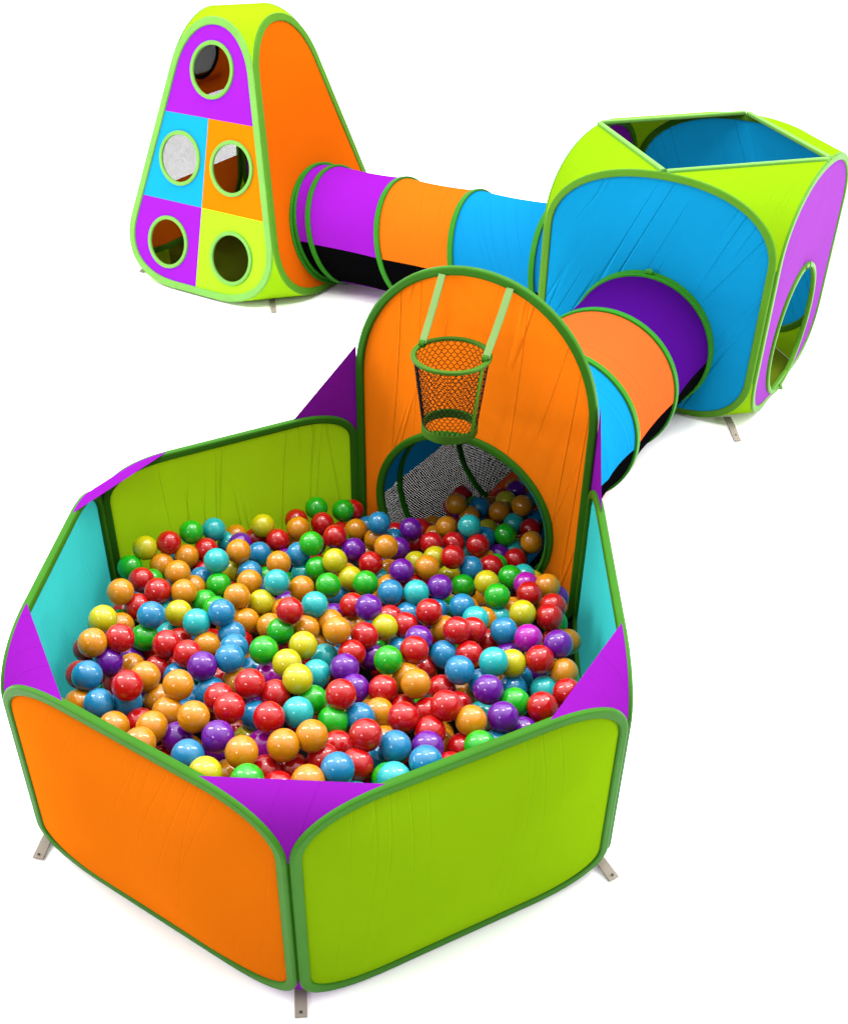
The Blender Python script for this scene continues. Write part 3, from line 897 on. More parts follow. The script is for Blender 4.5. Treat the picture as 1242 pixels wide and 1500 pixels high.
DEEP_BALLS = """
b-3921,-3109,4696 o-631,452,3891 r-3221,-2301,4734 b-2389,-1602,4507 r-2452,-4254,4490 y-2019,-4799,4816 b2175,180,3940 r2998,-943,4222 o1883,-4590,4792 r5069,576,4045 p5689,-201,4189 r7309,995,3827 b5984,-1266,4146 p6528,-699,4031 r7056,-3008,4481 o4177,-2241,4339 c4736,-3148,4428 g7416,2226,3543 o3528,-4240,4414 p-2767,-5412,5094 b1742,-5801,5422 o3477,-4804,4953 c4897,6356,1157 b4365,7164,1187 c2175,8106,1071 o5800,7984,1145 b4424,8757,1076 r5445,8684,1171 y6262,8729,1222 o4079,9531,1231 o4893,9500,1373 o5780,9485,1011 r5301,10286,1180 g4796,11043,1059 c6630,10958,1199 o5746,12575,1190 r6233,13373,1086 o6829,14137,1111 p2780,4664,1904 o6320,4640,1906 p5655,5376,1894 b6785,5416,1911 r-2694,6125,1979 r-1785,6239,1924 r906,6152,1919 o1808,6099,1797 r2675,6144,1865 o4554,6067,2007 o5362,6167,1845 r-3064,6924,1905 y1511,6822,1941 y2001,7048,2030 c3024,6930,1941 b4026,6956,1956 r5824,6955,1856 r-93,7594,1990 r942,7799,1810 b1742,7712,2000 r3627,7719,1859 r431,8462,1895 b1359,8384,1803 p2266,8564,1900 c4946,8372,1947 r5722,8522,1933 g6621,8538,1908 o3670,9260,1783 g4412,9364,2024 o3202,10247,1736 r3984,10091,1824 r4066,11512,1866 r4442,12420,1798 o6255,-2081,2633 o4987,-1293,2648 o7586,-1283,2639 o4429,-514,2616 b6071,-567,2573 c7057,-513,2472 r-6701,195,2554 g2370,191,2695 o5834,251,2683 y-6307,952,2564 b4486,1004,2622 o-5827,1942,2693 g-1307,1874,2586 r-554,1762,2616 r1272,1763,2493 r2152,1719,2621 g5670,1771,2654 p-3510,2614,2623 o-2747,2638,2524 o-1791,2625,2578 b-41,2462,2706 r903,2584,2530 r2742,2515,2571 p3475,2647,2708 p4478,2555,2588 o5327,2483,2605 r-6642,3238,2498 c-4842,3345,2661 r-4023,3348,2494 b-2363,3209,2724 o-465,3386,2583 o2276,3349,2568 r3194,3451,2492 b4843,3320,2636 o5883,3196,2562 r7609,3297,2572 r-5516,4215,2650 o-4529,4045,2604 b-3672,4102,2716 o-803,4168,2564 b37,4067,2581 o1023,4142,2697 r1719,4122,2656 o3791,4046,2607 b-5870,4736,2684 r-4921,4890,2665 y-3025,4947,2572 r-2244,4851,2699 o-365,4965,2420 r462,4855,2670 y2310,4945,2462 r7567,4789,2472 o-5170,5713,2707 g-4509,5659,2579 g-3643,5616,2652 o-2580,5637,2680 g-1787,5520,2645 b-863,5553,2739 r226,5712,2484 o742,5603,2672 r6223,5762,2521 y6949,5593,2626 g-2316,6448,2650 r-1317,6343,2674 c-383,6498,2709 p1284,6439,2584 o4923,6369,2476 r-1804,7240,2767 o66,7215,2749 o808,7122,2531 r-2154,7837,2581 o-1325,8021,2527 c-76,8616,2557 r2671,8759,2644 b-1258,-5489,3297 o-4411,-4579,3384 o-1657,-4631,3442 r-925,-4554,3324 y796,-4607,3369 y-5748,-3775,3397 o-4050,-3900,3399 b-2188,-3715,3324 o1417,-3744,3354 c3109,-3813,3418 r4141,-3815,3337 o-7116,-3131,3377 o-6288,-3123,3255 g-5280,-3025,3440 p-2720,-2967,3136 y1778,-3050,3435 r3601,-3103,3288 r5267,-3130,3212 r6195,-3098,3383 b-4084,-2307,3432 r-3056,-2267,3309 o-2302,-2186,3331 b444,-2327,3265 o1381,-2420,3416 o2248,-2368,3375 r2997,-2065,3329 r4873,-2216,3396 p-6306,-1430,3277 g-5405,-1574,3473 r-4546,-1514,3274 r-3672,-1419,3354 y3622,-1502,3361 g4455,-1463,3457 r7150,-1548,3314 o-6658,-811,3187 c-5860,-761,3383 o-4930,-778,3345 c-3074,-700,3295 r-2408,-883,3172 o457,-745,3194 r2418,-766,3363 o3820,-788,3234 o4962,-785,3282 o5847,-941,3425 c6607,-825,3143 g7652,-677,3318 o-4488,34,3307 o-3517,-86,3324 o-2745,44,3356 b-1803,-24,3338 r-869,-114,3138 r1657,-75,3380 g2746,-37,3249 p6191,-154,3340 r-6765,827,3328 g-5778,882,3312 b-4996,877,3407 r-3078,632,3469 r-2183,702,3244 p-1349,855,3154 o383,846,3335 g1274,905,3323 b2171,770,3386 g3961,624,3333 r4760,780,3321 b5663,777,3401 o6756,920,3250 b-3622,1538,3429 o-949,1632,3228 r72,1505,3212 y1815,1601,3307 g2568,1512,3310 r3550,1665,3302 o4464,1524,3389 o5236,1552,3422 r6276,1611,3327 o7837,1568,3277 r-7548,2295,3412 o-6815,2368,3397 o-5863,2401,3345 r-4884,2180,3354 p-3989,2261,3312 g-3084,2262,3355 g-2173,2328,3325 r-1349,2150,3265 o-383,2311,3266 o460,2397,3342 b1269,2278,3253 b-7252,3136,3328 o-5350,3129,3405 r-4533,3125,3305 o-2651,3026,3238 p-1876,3094,3369 o-928,2990,3370 o926,3117,3150 o4452,3119,3303 o7119,3060,3398 r-7547,3809,3437 o-6658,3946,3407 g-5755,3855,3358 b-3020,3756,3502 r-1401,3777,3333 p7631,3856,3322 g-6118,4494,3339 o82,4717,3435 o7072,4540,3265 b-6639,5304,3335 c-5884,5296,3352 p-4781,5407,3423 p-2204,5443,3469 r-1305,5341,3288 b-535,5271,3308 r-5258,6023,3333 r-1296,6807,3206 g-392,6862,3407 r1313,-6057,4037 c-4408,-5009,4037 b-2677,-5071,4028 b-788,-5158,3957 o899,-5054,4151 y-4051,-4463,3976 r-3108,-4339,3999 r-1225,-4351,4178 r2285,-4321,4018 o4795,-4395,4097 o-6061,-3680,4077 b-5391,-3571,4025 o-2621,-3475,3972 b1816,-3565,3976 o3505,-3609,4051 p-7645,-2907,4089 r-6733,-2808,3998 r-4952,-2966,4070 o-4073,-2951,3978 r-3087,-2892,3990 p-2108,-2804,4002 r-511,-2891,4089 c341,-2864,4052 o1340,-2812,4036 b2303,-2877,4112 g2985,-2744,4130 g-5258,-2100,3975 g-4498,-2082,3958 b-3514,-1988,4088 o988,-2023,4083 g1731,-1972,4119 b3443,-2056,4131 b-7528,-1306,3973 r-4909,-1355,4180 b-4040,-1266,3998 p-2987,-1326,4153 r-347,-1310,3986 r494,-1146,4094 o2210,-1316,4093 g4044,-1172,3982 o4957,-1331,4112 g7427,-1222,4186 r-8016,-412,4138 o-4516,-559,3935 o-3626,-409,3997 b46,-491,4029 r-7791,-7,4044 r-4045,311,3962 r-3083,272,3998 b552,307,4018 y-7963,1056,3953 o-3602,1031,3810 b-6638,1848,4071 o-3906,1829,3996 o-3108,1745,4043 o4970,1764,3988 b-6239,2643,3980 o-3469,2534,4054 g-6729,3303,4052 o-5747,3329,4029 b-4938,3407,4111 r1352,-6912,4757 r-2745,-6253,4864 o-1834,-6214,4847 b-879,-6196,4618 b0,-6260,4865 r-4979,-5414,4942 b346,-5282,4741 r1300,-5460,4638 r-44,-4635,4767 r4449,-4637,4735 b-5756,-3802,4842 b-4012,-3924,4819 b-1413,-3847,4775 r-569,-3936,4886 o503,-3965,4802 r1194,-3846,4734 r-7589,-2327,4832 b-6994,-1382,4756 o-7606,-780,4735
"""

# ------------------------------------------------------------------ the white studio floor
m, n, l, p, out = base_mat('white_studio_floor')
nz = n.new('ShaderNodeTexNoise'); nz.inputs['Scale'].default_value = 3
tcn = n.new('ShaderNodeTexCoord'); l.new(tcn.outputs['Object'], nz.inputs['Vector'])
rp = n.new('ShaderNodeMapRange'); rp.inputs['To Min'].default_value = .95; rp.inputs['To Max'].default_value = .965
l.new(nz.outputs['Fac'], rp.inputs['Value']); l.new(rp.outputs['Result'], p.inputs['Base Color'])
p.inputs['Roughness'].default_value = .9
p.inputs['Specular IOR Level'].default_value = .1
g = MB().add([(-120, -40, 0), (120, -40, 0), (120, 200, 0), (-120, 200, 0)], [(0, 1, 2, 3)], smooth=False)
tag(g.build('ground', m), kind='structure')

UP = Vector((0, 0, 1))

# ------------------------------------------------------------------ ball pit: six hinged panels, one of them a tall arch
VN = ['F', 'R', 'BR', 'B', 'L2', 'L']
HV = {'F': (-.0134, -.9974), 'R': (.8545, -.5168), 'BR': (.8695, .5529), 'B': (.0211, .9803), 'L2': (-.8602, .4804), 'L': (-.8716, -.4994)}
HV = {k: Vector((x, y, 0)) for k, (x, y) in HV.items()}
PH, RX, RT, RB = .771, .26, .15, .12
FW, FT = .031, .026
pit = thing('ball_pit', (0, 0, 0), 'six sided fabric ball pit with lime, orange and turquoise panels and a tall orange arch', 'ball pit')


def panel_plane(a, b):
    A, B = HV[a], HV[b]
    u = (B - A).normalized()
    return Plane((A + B) / 2, u, UP, u.cross(UP)), (B - A).length


ARCS = {}
GAP = .002
for i, (a, b) in enumerate(zip(VN, VN[1:] + VN[:1])):
    pl, w = panel_plane(a, b)
    hw = w / 2 - GAP
    tall = (a, b) == ('BR', 'B')
    h = 1.412 if tall else PH
    if tall:
        cuts = [(RB, RX), (RX, RB), (.50, hw), (hw, .50)]
    else:
        cuts = [(RB, RX), (RX, RB), (RT, RX), (RX, RT)]
    zb = .014
    arcs = outline([(-hw, zb), (hw, zb), (hw, h), (-hw, h)], cuts, k=.62 if not tall else .56)
    ARCS[(a, b)] = (pl, arcs)
    full = [q for arc in arcs for q in arc]
    poly = resample(full, 260)
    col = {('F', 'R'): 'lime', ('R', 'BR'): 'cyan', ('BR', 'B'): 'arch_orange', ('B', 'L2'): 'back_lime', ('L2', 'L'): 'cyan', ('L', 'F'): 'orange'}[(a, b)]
    core = inset(poly, FW / 2)
    hole = None
    if tall:
        hole = (.017, .395, .358)
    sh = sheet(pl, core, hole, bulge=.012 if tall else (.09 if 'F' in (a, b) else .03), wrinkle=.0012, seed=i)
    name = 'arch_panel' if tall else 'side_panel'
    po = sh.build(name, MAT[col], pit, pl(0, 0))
    tag(po, {'lime': 'lime green front panel', 'back_lime': 'lime green back panel', 'cyan': 'turquoise panel', 'orange': 'orange panel', 'arch_orange': 'tall orange arch panel with a round tunnel opening'}[col])
    bnd = band([pl(x, y) for x, y in inset(poly, FW / 2)], pl.n, FW, FT)
    bnd.build('panel_frame', MAT['frame'], po, pl(0, 0))
    if tall:
        ring = [pl(hole[0] + math.cos(t) * hole[2], hole[1] + math.sin(t) * hole[2]) for t in [2 * PI * q / 120 for q in range(120)]]
        band(ring, pl.n, .030, .03).build('opening_rim', MAT['frame'], po, pl(0, 0))
        arch_pl, arch_hole, arch_o, arch_w = pl, hole, po, hw


def web(A, B, name, mat, parent, sag=0, sd=None):
    o = ruled(A, B, sag=sag, sag_dir=sd)
    return o.build(name, mat, parent, A[0])


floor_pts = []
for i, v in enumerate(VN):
    prev, nxt = VN[i - 1], VN[(i + 1) % 6]
    pl1, a1 = ARCS[(prev, v)]
    pl2, a2 = ARCS[(v, nxt)]
    t1, t2 = a1[2], list(reversed(a2[3]))         # top right arc of the incoming panel, top left of the outgoing, both seam -> top
    if (v, nxt) == ('BR', 'B'):
        z0 = PH - RT
        t2 = [(-arch_w, z0 + (1.02 - z0) * q / 18) for q in range(19)]
    if (prev, v) == ('BR', 'B'):
        z0 = PH - RT
        t1 = [(arch_w, z0 + (1.02 - z0) * q / 18) for q in range(19)]
    A = [pl1(x, y) for x, y in t1]
    B = [pl2(x, y) for x, y in t2]
    web(A, B, 'corner_web', MAT['purple'], pit)
    # small web under the bottom corner and the seam binding
    b1, b2 = list(reversed(a1[1])), a2[0]
    b2 = a2[0]
    A = [pl1(x, y) for x, y in b1]
    B = [pl2(x, y) for x, y in b2]
    web(A, B, 'bottom_web', MAT['purple' if v == 'F' else 'black'], pit)  # black except at the front: shade in the corners put into the colour
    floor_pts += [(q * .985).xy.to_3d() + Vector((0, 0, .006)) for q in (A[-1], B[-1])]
ngon(floor_pts).build('pit_floor', MAT['black'], pit, (0, 0, .006))  # black puts the deep shade between balls and walls into its colour
for p_, d_ in (((-.02, -.935), (.12, -1)), ((-.868, -.465), (-.12, -1)), ((.84, -.468), (.5, -.85))):
    stake_strap(p_, d_, pit)

# basketball hoop on the arch
inw = -arch_pl.n
hoop_c = arch_pl(.0, 1.168) + inw * .172
low_c = arch_pl(.0, .893) + inw * .168
au, RH, RL = arch_pl.u, .127, .093


def hring(c, r, n_=72):
    return [c + au * math.cos(2 * PI * q / n_) * r + inw * math.sin(2 * PI * q / n_) * r for q in range(n_)]


hoop = band(hring(hoop_c, RH), UP, .018, .012).build('basketball_hoop', MAT['hoop'], pit, hoop_c)
tag(hoop, 'green basketball hoop hanging from the arch')
band(hring(low_c, RL), UP, .010, .034).build('lower_ring', MAT['hoop'], hoop, low_c)
# hexagonal net
mbn = MB()
NA, NR = 34, 20
cone_p = lambda a, t: (hoop_c.lerp(low_c, t)) + (au * math.cos(a) + inw * math.sin(a)) * (RH + (RL - RH) * t)


def cord(p0, p1, r=.0014):
    d = (p1 - p0)
    t = d.normalized()
    s = t.orthogonal().normalized()
    b = t.cross(s)
    vs = [p + s * math.cos(a) * r + b * math.sin(a) * r for p in (p0, p1) for a in (0, 2.094, 4.189)]
    mbn.add(vs, [(0, 1, 4, 3), (1, 2, 5, 4), (2, 0, 3, 5)])


for j in range(NR):
    for i in range(NA):
        off = .5 * (j % 2)
        a0 = 2 * PI * (i + off) / NA
        t0, t1, t2 = j / NR, (j + .38) / NR, (j + 1) / NR
        p0 = cone_p(a0, t0 + 0 * t1)
        pm = cone_p(a0, t1)
        cord(p0, pm)
        for sgn in (-.5, .5):
            cord(pm, cone_p(a0 + sgn * 2 * PI / NA, t2))
mbn.build('hoop_net', MAT['cord'], hoop, hoop_c)
for ang, mt in ((.14, 'black'), (PI * .93, 'frame_mid')):
    P0, P1 = cone_p(ang, .0), cone_p(ang, 1.0)
    rad = (au * math.cos(ang) + inw * math.sin(ang))
    band([P0.lerp(P1, q / 8) + rad * .002 for q in range(9)], rad, .016, .004, closed=False).build('side_tape', MAT[mt], hoop, P0)
for su in (-1, 1):
    top = arch_pl(su * .124 - .006, 1.374) + inw * .016
    end = hoop_c + au * su * .117 - inw * .016 + UP * .012
    pts = [top.lerp(end, q / 12) - UP * .006 * math.sin(PI * q / 12) for q in range(13)]
    rad = (top - end).cross(au).normalized()
    if rad.dot(inw) < 0: rad = -rad
    s_ = band(pts, rad, .026, .005, closed=False).build('hoop_strap', MAT['web'], hoop, top)
    lo = end + UP * .004
    loop = [lo + inw * (math.cos(t) * .011) + UP * (math.sin(t) * .012 - .008) for t in [2 * PI * q / 20 for q in range(20)]]
    band(loop, au, .003, .020).build('strap_loop', MAT['frame'], s_, lo)

# ------------------------------------------------------------------ pop-up cube
CU, CTH, CS, CH = Vector((1.6581, 2.9276, 0)), -.5352, 1.1678, 1.2109
cx_, cy_ = Vector((math.cos(CTH), math.sin(CTH), 0)), Vector((-math.sin(CTH), math.cos(CTH), 0))
cube = thing('cube_tent', CU, 'square pop up play tent with blue front, purple side and open diamond top', 'play tent')
CF = [(cx_, -cy_, 'blue', True), (cy_, cx_, 'cube_purple', True), (-cx_, cy_, 'blue', False), (-cy_, -cx_, 'purple', True)]   # u axis, outward normal
carc = []
HWC = CS / 2 - .004
CR = .36
for k, (u, nrm, col, hol) in enumerate(CF):
    pl = Plane(CU + nrm * (CS / 2), u, UP, nrm)
    arcs = outline([(-HWC, .012), (HWC, .012), (HWC, CH), (-HWC, CH)], [(.26, .30), (.30, .26), (.36, .57), (.57, .36)], k=.60)
    carc.append((pl, arcs))
    poly = resample([q for arc in arcs for q in arc], 260)
    hole = None
    if hol:
        hole = (0, .352, .352) if k != 1 else (-.03, .345, .335)
    fw = .036
    sh = sheet(pl, inset(poly, fw / 2), hole, bulge=.012, wrinkle=.0015, seed=20 + k)
    po = sh.build('side_panel', MAT[col], cube, pl(0, 0))
    tag(po, ['blue front panel with a tunnel opening', 'purple side panel with a round opening', 'blue back panel', 'purple side panel with a tunnel opening'][k])
    band([pl(x, y) for x, y in inset(poly, fw / 2)], nrm, fw, .022).build('panel_frame', MAT['frame_mid'], po, pl(0, 0))
    if hole:
        ring = [pl(hole[0] + math.cos(t) * hole[2], hole[1] + math.sin(t) * hole[2], .004) for t in [2 * PI * q / 120 for q in range(120)]]
        band(ring, nrm, .024 if k == 1 else .040, .026).build('opening_rim', MAT['frame_mid' if k == 1 else 'ring'], po, pl(0, 0))
    if k == 1:
        for (du, dv, L_) in ((-.03, .345 + .345, .05), (-.03, .345 - .345, .06)):
            q0 = pl(du, dv, .012)
            pts = [q0 + nrm * (.022 * math.sin(t * 2.2)) + UP * (L_ * (t - .45)) * (1 if dv > .3 else -1) for t in [q / 8 for q in range(9)]]
            band(pts, nrm, .022, .005, closed=False).build('fastening_tab', MAT['frame_mid'], po, q0)
for k in range(4):
    pl1, a1 = carc[k]
    pl2, a2 = carc[(k + 1) % 4]
    A = [pl1(x, y) for x, y in a1[2]]
    B = [pl2(x, y) for x, y in reversed(a2[3])]
    web(A, B, 'corner_web', MAT['lime_web'], cube)
    A2 = [pl1(x, y) for x, y in reversed(a1[1])]
    B2 = [pl2(x, y) for x, y in a2[0]]
    web(A2, B2, 'bottom_web', MAT['lime_web'], cube)
    e0, e1 = A[-1], B[-1]
    dd = (e1 - e0).normalized()
    band([e0.lerp(e1, q / 12) + UP * .004 for q in range(13)], UP, .026, .02, closed=False).build('opening_edge', MAT['frame_light'], cube, e0)
fl = []
for k in range(4):
    pl1, a1 = carc[k]
    fl += [pl1(*a1[0][-1]), pl1(*a1[1][0])]
ngon([Vector((q.x, q.y, .008)) for q in fl]).build('tent_floor', MAT['floor_lime'], cube, (CU.x, CU.y, .008))
stake_strap((1.81, 2.24), (.02, -1), cube, L=.23)

# ------------------------------------------------------------------ tapering target tent
CO, CTH2, SB, ST, CH2 = Vector((-.8753, 4.2957, 0)), -.517, 1.348, .4709, 1.5793
ex, ey = Vector((math.cos(CTH2), math.sin(CTH2), 0)), Vector((-math.sin(CTH2), math.cos(CTH2), 0))
tent = thing('target_tent', CO, 'tall tapering play tent with five round target holes in coloured patches', 'play tent')
TL = (SB - ST) / 2
SL = math.hypot(TL, CH2)
tarc = []
FACES = [(ex, -ey), (ey, ex), (-ex, ey), (-ey, -ex)]
for k, (u, nrm) in enumerate(FACES):
    sl = (-nrm * TL + UP * CH2).normalized()
    pl = Plane(CO + nrm * (SB / 2), u, sl, u.cross(sl))
    b, t = SB / 2 - .004, ST / 2 + .004
    arcs = outline([(-b, .012), (b, .012), (t, SL), (-t, SL)], [(.42, .50), (.50, .42), (.30, .232), (.232, .30)], k=.60)
    tarc.append((pl, arcs))
    poly = resample([q for arc in arcs for q in arc], 280)
    fw = .045
    core = inset(poly, fw / 2)
    if k == 0:
        fr = band([pl(x, y) for x, y in core], pl.n, fw, .024).build('target_frame', MAT['frame_light'], tent, pl(0, 0))
        D1, D2 = 1.073, .547
        cells = [('patch_purple', (0, 1.345), (-9, 9, D1, 9)), ('patch_blue', (-.2, .812), (-9, 0, D2, D1)), ('patch_orange', (.207, .812), (0, 9, D2, D1)),
                 ('patch_purple', (-.25, .29), (-9, 0, -9, D2)), ('patch_lime', (.262, .285), (0, 9, -9, D2))]
        for q, (mt, c, (x0, x1, y0, y1)) in enumerate(cells):
            R = .152
            box = [(x0, y0), (x1, y0), (x1, y1), (x0, y1)]
            angs = set(2 * PI * i / 160 for i in range(160))
            for (bx, by) in box:
                angs.add(math.atan2(by - c[1], bx - c[0]) % (2 * PI))
            # where a divider meets the outline
            for i in range(len(core)):
                A_, B_ = core[i - 1], core[i]
                for (val, ax) in ((x0, 0), (x1, 0), (y0, 1), (y1, 1)):
                    if (A_[ax] - val) * (B_[ax] - val) < 0:
                        s = (val - A_[ax]) / (B_[ax] - A_[ax])
                        X = (A_[0] + (B_[0] - A_[0]) * s, A_[1] + (B_[1] - A_[1]) * s)
                        angs.add(math.atan2(X[1] - c[1], X[0] - c[0]) % (2 * PI))
            angs = sorted(angs)
            vs, uv, fs = [], [], []
            N, RG = len(angs), 8
            for r_ in range(RG + 1):
                for a in angs:
                    D = min(ray_out(core, c, a), ray_out(box, c, a))
                    rr = R + (D - R) * r_ / RG
                    x, y = c[0] + math.cos(a) * rr, c[1] + math.sin(a) * rr
                    vs.append(pl(x, y)); uv.append((x, y))
            for r_ in range(RG):
                for i in range(N):
                    j = (i + 1) % N
                    fs.append((r_ * N + i, r_ * N + j, (r_ + 1) * N + j, (r_ + 1) * N + i))
            po = MB().add(vs, fs, uv).build('target_patch', MAT[mt], tent, pl(*c))
            tag(po, ['purple top patch', 'sky blue patch', 'orange patch', 'purple bottom patch', 'lime patch'][q])
            band([pl(c[0] + math.cos(a) * R, c[1] + math.sin(a) * R, .003) for a in [2 * PI * i / 80 for i in range(80)]], pl.n, .024, .018).build('hole_rim', MAT['frame_light'], po, pl(*c))
    else:
        hole, col = None, 'tent_orange'
        if k == 1:
            hole = (0, .382, .366)
        if k == 3:
            lo = sheet(pl, clip(core, .528, -1), None, bulge=.006, rings=14, n=160, seed=43)
            hi = sheet(pl, clip(core, 1.067, 1), (0, 1.315, .12), bulge=.004, rings=10, n=160, seed=44)
            po = lo.build('side_panel', MAT['tent_orange'], tent, pl(0, .5))
            tag(po, 'orange lower panel under a band of grey net')
            tag(hi.build('side_panel', MAT['tent_orange'], tent, pl(0, 1.3)), 'orange upper panel with a round net opening')
            band([pl(x, y) for x, y in core], pl.n, fw, .024).build('panel_frame', MAT['frame_mid'], po, pl(0, .5))
            sheet(pl, clip(clip(core, .528, 1), 1.067, -1), None, bulge=0, rings=6, n=160).build('net_window', MAT['grey_net'], po, pl(0, .8))
            sheet(pl, [(math.cos(a) * .123, 1.315 + math.sin(a) * .123) for a in [2 * PI * i / 60 for i in range(60)]], None, bulge=0, rings=4, n=60).build('net_window', MAT['net'], po, pl(0, 1.315))
            band([pl(math.cos(a) * .122, 1.315 + math.sin(a) * .122, .003) for a in [2 * PI * i / 60 for i in range(60)]], pl.n, .018, .018).build('opening_rim', MAT['black'], po, pl(0, 1.315))
            r0, r1 = pl(-.19, 1.165, .035), pl(.19, 1.165, .035)
            band([r0.lerp(r1, q / 16) for q in range(17)], pl.n, .07, .06, closed=False, prof=14).build('rolled_flap', MAT['tent_orange'], po, r0)
            continue
        sh = sheet(pl, core, hole, bulge=.01, wrinkle=.001, seed=40 + k)
        po = sh.build('side_panel', MAT[col if k != 2 else 'tent_purple'], tent, pl(0, .5))
        tag(po, {1: 'orange panel with the tunnel opening', 2: 'purple back panel', 3: ''}[k])
        band([pl(x, y) for x, y in core], pl.n, fw, .024).build('panel_frame', MAT['frame_mid'], po, pl(0, .5))
        if hole and k == 1:
            band([pl(hole[0] + math.cos(a) * hole[2], hole[1] + math.sin(a) * hole[2], .004) for a in [2 * PI * i / 100 for i in range(100)]], pl.n, .02, .02).build('opening_rim', MAT['ring'], po, pl(0, .5))
caps = []
for k in range(4):
    pl1, a1 = tarc[k]
    pl2, a2 = tarc[(k + 1) % 4]
    A = [pl1(x, y) for x, y in a1[2]]
    B = [pl2(x, y) for x, y in reversed(a2[3])]
    web(A, B, 'corner_web', MAT['tent_web'], tent)
    A2 = [pl1(x, y) for x, y in reversed(a1[1])]
    B2 = [pl2(x, y) for x, y in a2[0]]
    web(A2, B2, 'bottom_web', MAT['tent_web'], tent)
    caps += [A[-1], B[-1]]
# crowned cap
cc = sum((q for q in caps), Vector()) / 8
vs, uv, fs = [], [], []
RG, N = 8, 8 * 8
ring0 = []
for i in range(8):
    for s in range(8):
        ring0.append(caps[i].lerp(caps[(i + 1) % 8], s / 8))
for r_ in range(RG + 1):
    t = r_ / RG
    for q in ring0:
        pp = q.lerp(cc, t * .995) + UP * (.022 * (1 - (1 - t) ** 2))
        vs.append(pp); uv.append((pp.x, pp.y))
for r_ in range(RG):
    for i in range(N):
        j = (i + 1) % N
        fs.append((r_ * N + i, r_ * N + j, (r_ + 1) * N + j, (r_ + 1) * N + i))
fs.append(tuple(range(RG * N, RG * N + N)))
MB().add(vs, fs, uv).build('roof_cap', MAT['tent_web'], tent, cc)
fl = []
for k in range(4):
    pl1, a1 = tarc[k]
    fl += [pl1(*a1[0][-1]), pl1(*a1[1][0])]
ngon([Vector((q.x, q.y, .008)) for q in fl]).build('tent_floor', MAT['floor_lime'], tent, (CO.x, CO.y, .008))
stake_strap((-.725, 3.73), (.2, -1), tent, L=.30)
stake_strap((-1.60, 4.20), (-.25, -1), tent, L=.16)


# ------------------------------------------------------------------ crawl tunnels
def tunnel(name, label, rings, cols, r, dense, floors=None, inner=(), bare=()):
    """rings: list of (centre, axis direction, ring plane 'up' vector)"""
    base = sum((c for c, a, u in rings), Vector()) / len(rings)
    root = thing(name, (base.x, base.y, 0), label, 'play tunnel', 'crawl tunnels between the tents')

    def pt(i, ang, rr=r):
        c, ax, up = rings[i]
        side = up.cross(ax).normalized()
        side = Vector((-ax.y, ax.x, 0)).normalized()
        return c + side * math.cos(ang) * rr + up * math.sin(ang) * rr

    def strip(i, d0, d1, nseg):
        vs, uv, fs = [], [], []
        M_ = 10
        for s in range(M_ + 1):
            t = s / M_
            sag = -.010 * 4 * t * (1 - t)
            for q in range(nseg + 1):
                a = math.radians(d0 + (d1 - d0) * q / nseg)
                rr = r + sag
                vs.append(pt(i, a, rr).lerp(pt(i + 1, a, rr), t))
                uv.append((a * r, (i + t) * .5))
        for s in range(M_):
            for q in range(nseg):
                k = s * (nseg + 1) + q
                fs.append((k, k + 1, k + nseg + 2, k + nseg + 1))
        return MB().add(vs, fs, uv)

    for i, col in enumerate(cols):
        o0 = (rings[i][0] + rings[i + 1][0]) / 2
        sec = strip(i, -1, 181, 64).build('tunnel_section', MAT[col], root, o0)
        tag(sec, {'tunnel_purple': 'purple section', 'tunnel_deep_purple': 'deep purple section', 'tunnel_orange': 'orange section', 'tunnel_coral': 'coral orange section', 'tunnel_blue': 'blue section'}[col])
        strip(i, 236, 304, 24).build('section_floor', MAT[(floors or cols)[i]], sec, o0)
        for q, (lo, hi) in enumerate(((181, 236), (304, 359))):
            strip(i, lo, hi, 20).build('net_side', MAT['dense_net' if q == dense else 'net'], sec, o0)
    for i, (c, ax, up) in enumerate(rings):
        if i in bare: continue
        pts = [pt(i, 2 * PI * q / 96, r + (.003 if i not in inner else -.016)) for q in range(96)]
        rad = [(p_ - c).normalized() for p_ in pts]
        band(pts, rad, .034 if i not in inner else .026, .014).build('tunnel_ring', MAT['ring'], root, c)
    return root


# from the target tent to the cube
c0 = CO.copy(); c1 = CU - cx_ * (CS / 2)
ax1 = (c1 - c0).normalized()
L1 = (c1 - c0).length


def up_tilt(ax, deg):
    t = math.radians(deg)
    return UP * math.cos(t) - ax * math.sin(t)


R1 = [(c0 + ax1 * d + UP * .372, ax1, up_tilt(ax1, tl)) for d, tl in ((.572, 15.5), (.675, 15), (1.155, 14), (1.635, 12), (2.13, 9), (L1 - .004, 0))]
tunnel('crawl_tunnel', 'purple, orange and blue crawl tunnel from the target tent to the cube tent', R1,
       ['tunnel_purple', 'tunnel_purple', 'tunnel_orange', 'tunnel_blue', 'tunnel_blue'], .358, 0)
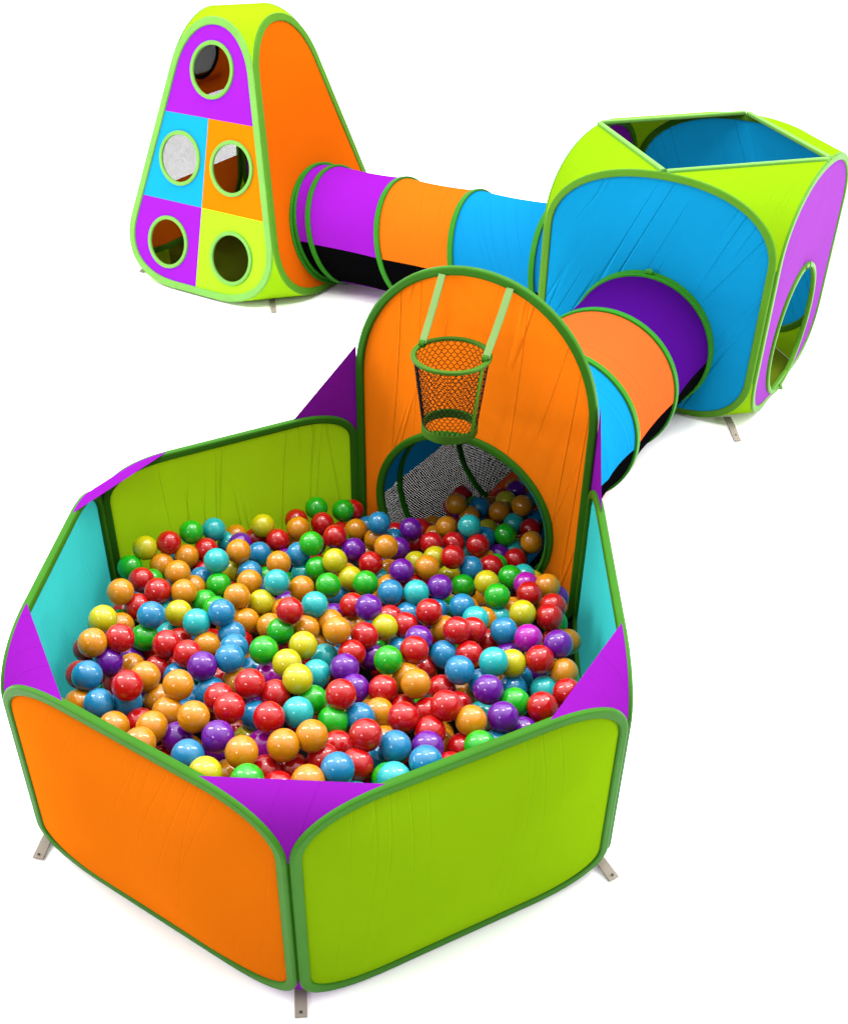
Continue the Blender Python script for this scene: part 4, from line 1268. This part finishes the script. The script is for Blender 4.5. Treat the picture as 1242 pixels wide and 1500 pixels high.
# from the cube to the arch
c0 = CU - cy_ * (CS / 2)
c1 = arch_pl(arch_hole[0], 0)
ax2 = (c1 - c0).normalized()
L2_ = (c1 - c0).length
R2 = [(c0 + ax2 * d + UP * z, ax2, UP) for d, z in ((.034, .352), (.51, .352), (.99, .354), (1.30, .366), (1.79, .390), (L2_ + .008, .395))]
t2_ = tunnel('crawl_tunnel', 'purple, orange and blue crawl tunnel from the cube tent to the orange arch', R2,
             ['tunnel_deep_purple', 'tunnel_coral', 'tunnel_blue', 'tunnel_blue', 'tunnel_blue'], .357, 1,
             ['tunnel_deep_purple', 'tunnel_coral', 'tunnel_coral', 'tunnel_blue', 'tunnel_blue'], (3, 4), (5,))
q0 = c0 + ax2 * .02 + UP * .712
band([q0 + ax2 * (.012 * math.sin(t * 3)) + UP * (t * .03) for t in [q / 6 for q in range(7)]], ax2, .034, .006, closed=False).build('fastening_tab', MAT['ring'], t2_, q0)

# ------------------------------------------------------------------ balls
RBALL = .0446


def ball_mesh(name, mat, rad=RBALL):
    """hollow moulded ball with its faint mould seam"""
    me = bpy.data.meshes.new(name)
    bm = bmesh.new()
    bmesh.ops.create_uvsphere(bm, u_segments=40, v_segments=24, radius=1)
    for v in bm.verts:
        s = math.exp(-(v.co.z / .03) ** 2) * .004
        v.co *= (1 + s) * rad * U
    for f in bm.faces: f.smooth = True
    bm.to_mesh(me); bm.free()
    me.materials.append(mat)
    return me


BMESH = {k: ball_mesh('pit_ball', m_) for k, m_ in BALL.items()}
rnd = random.Random(11)
GROUPS = {'r': 'red', 'o': 'orange', 'g': 'green', 'b': 'blue', 'c': 'turquoise', 'y': 'yellow', 'p': 'purple', 'm': 'pink'}
for line in BALLS.strip().split('\n'):
    pos, lab = line.split('|')
    k = pos[0]
    x, y, z = [int(q) / 1e4 for q in pos[1:].split(',')]
    o = bpy.data.objects.new('pit_ball', BMESH[k])
    COL.objects.link(o)
    o.location = Vector((x, y, z)) * U
    o.rotation_euler = (rnd.uniform(0, 6.28), rnd.uniform(0, 3.14), rnd.uniform(0, 6.28))
    tag(o, lab, 'ball', 'play balls in the pit')
# the balls deeper down that show only in the gaps
bm = bmesh.new()
keys = list(BALL)
for tok in DEEP_BALLS.split():
    k = tok[0]
    x, y, z = [int(q) / 1e4 for q in tok[1:].split(',')]
    nf = len(bm.faces)
    bmesh.ops.create_icosphere(bm, subdivisions=3, radius=RBALL * U, matrix=Matrix.Translation(Vector((x, y, z)) * U))
    bm.faces.ensure_lookup_table()
    for f in bm.faces[nf:]:
        f.smooth = True; f.material_index = keys.index(k)
me = bpy.data.meshes.new('pit_balls_underneath'); bm.to_mesh(me); bm.free()
for k in keys: me.materials.append(BALL[k])
deep = bpy.data.objects.new('pit_balls_underneath', me)
COL.objects.link(deep)
tag(deep, 'shadowed plastic balls filling the gaps under the top layer of the pit', 'balls', None, 'stuff')
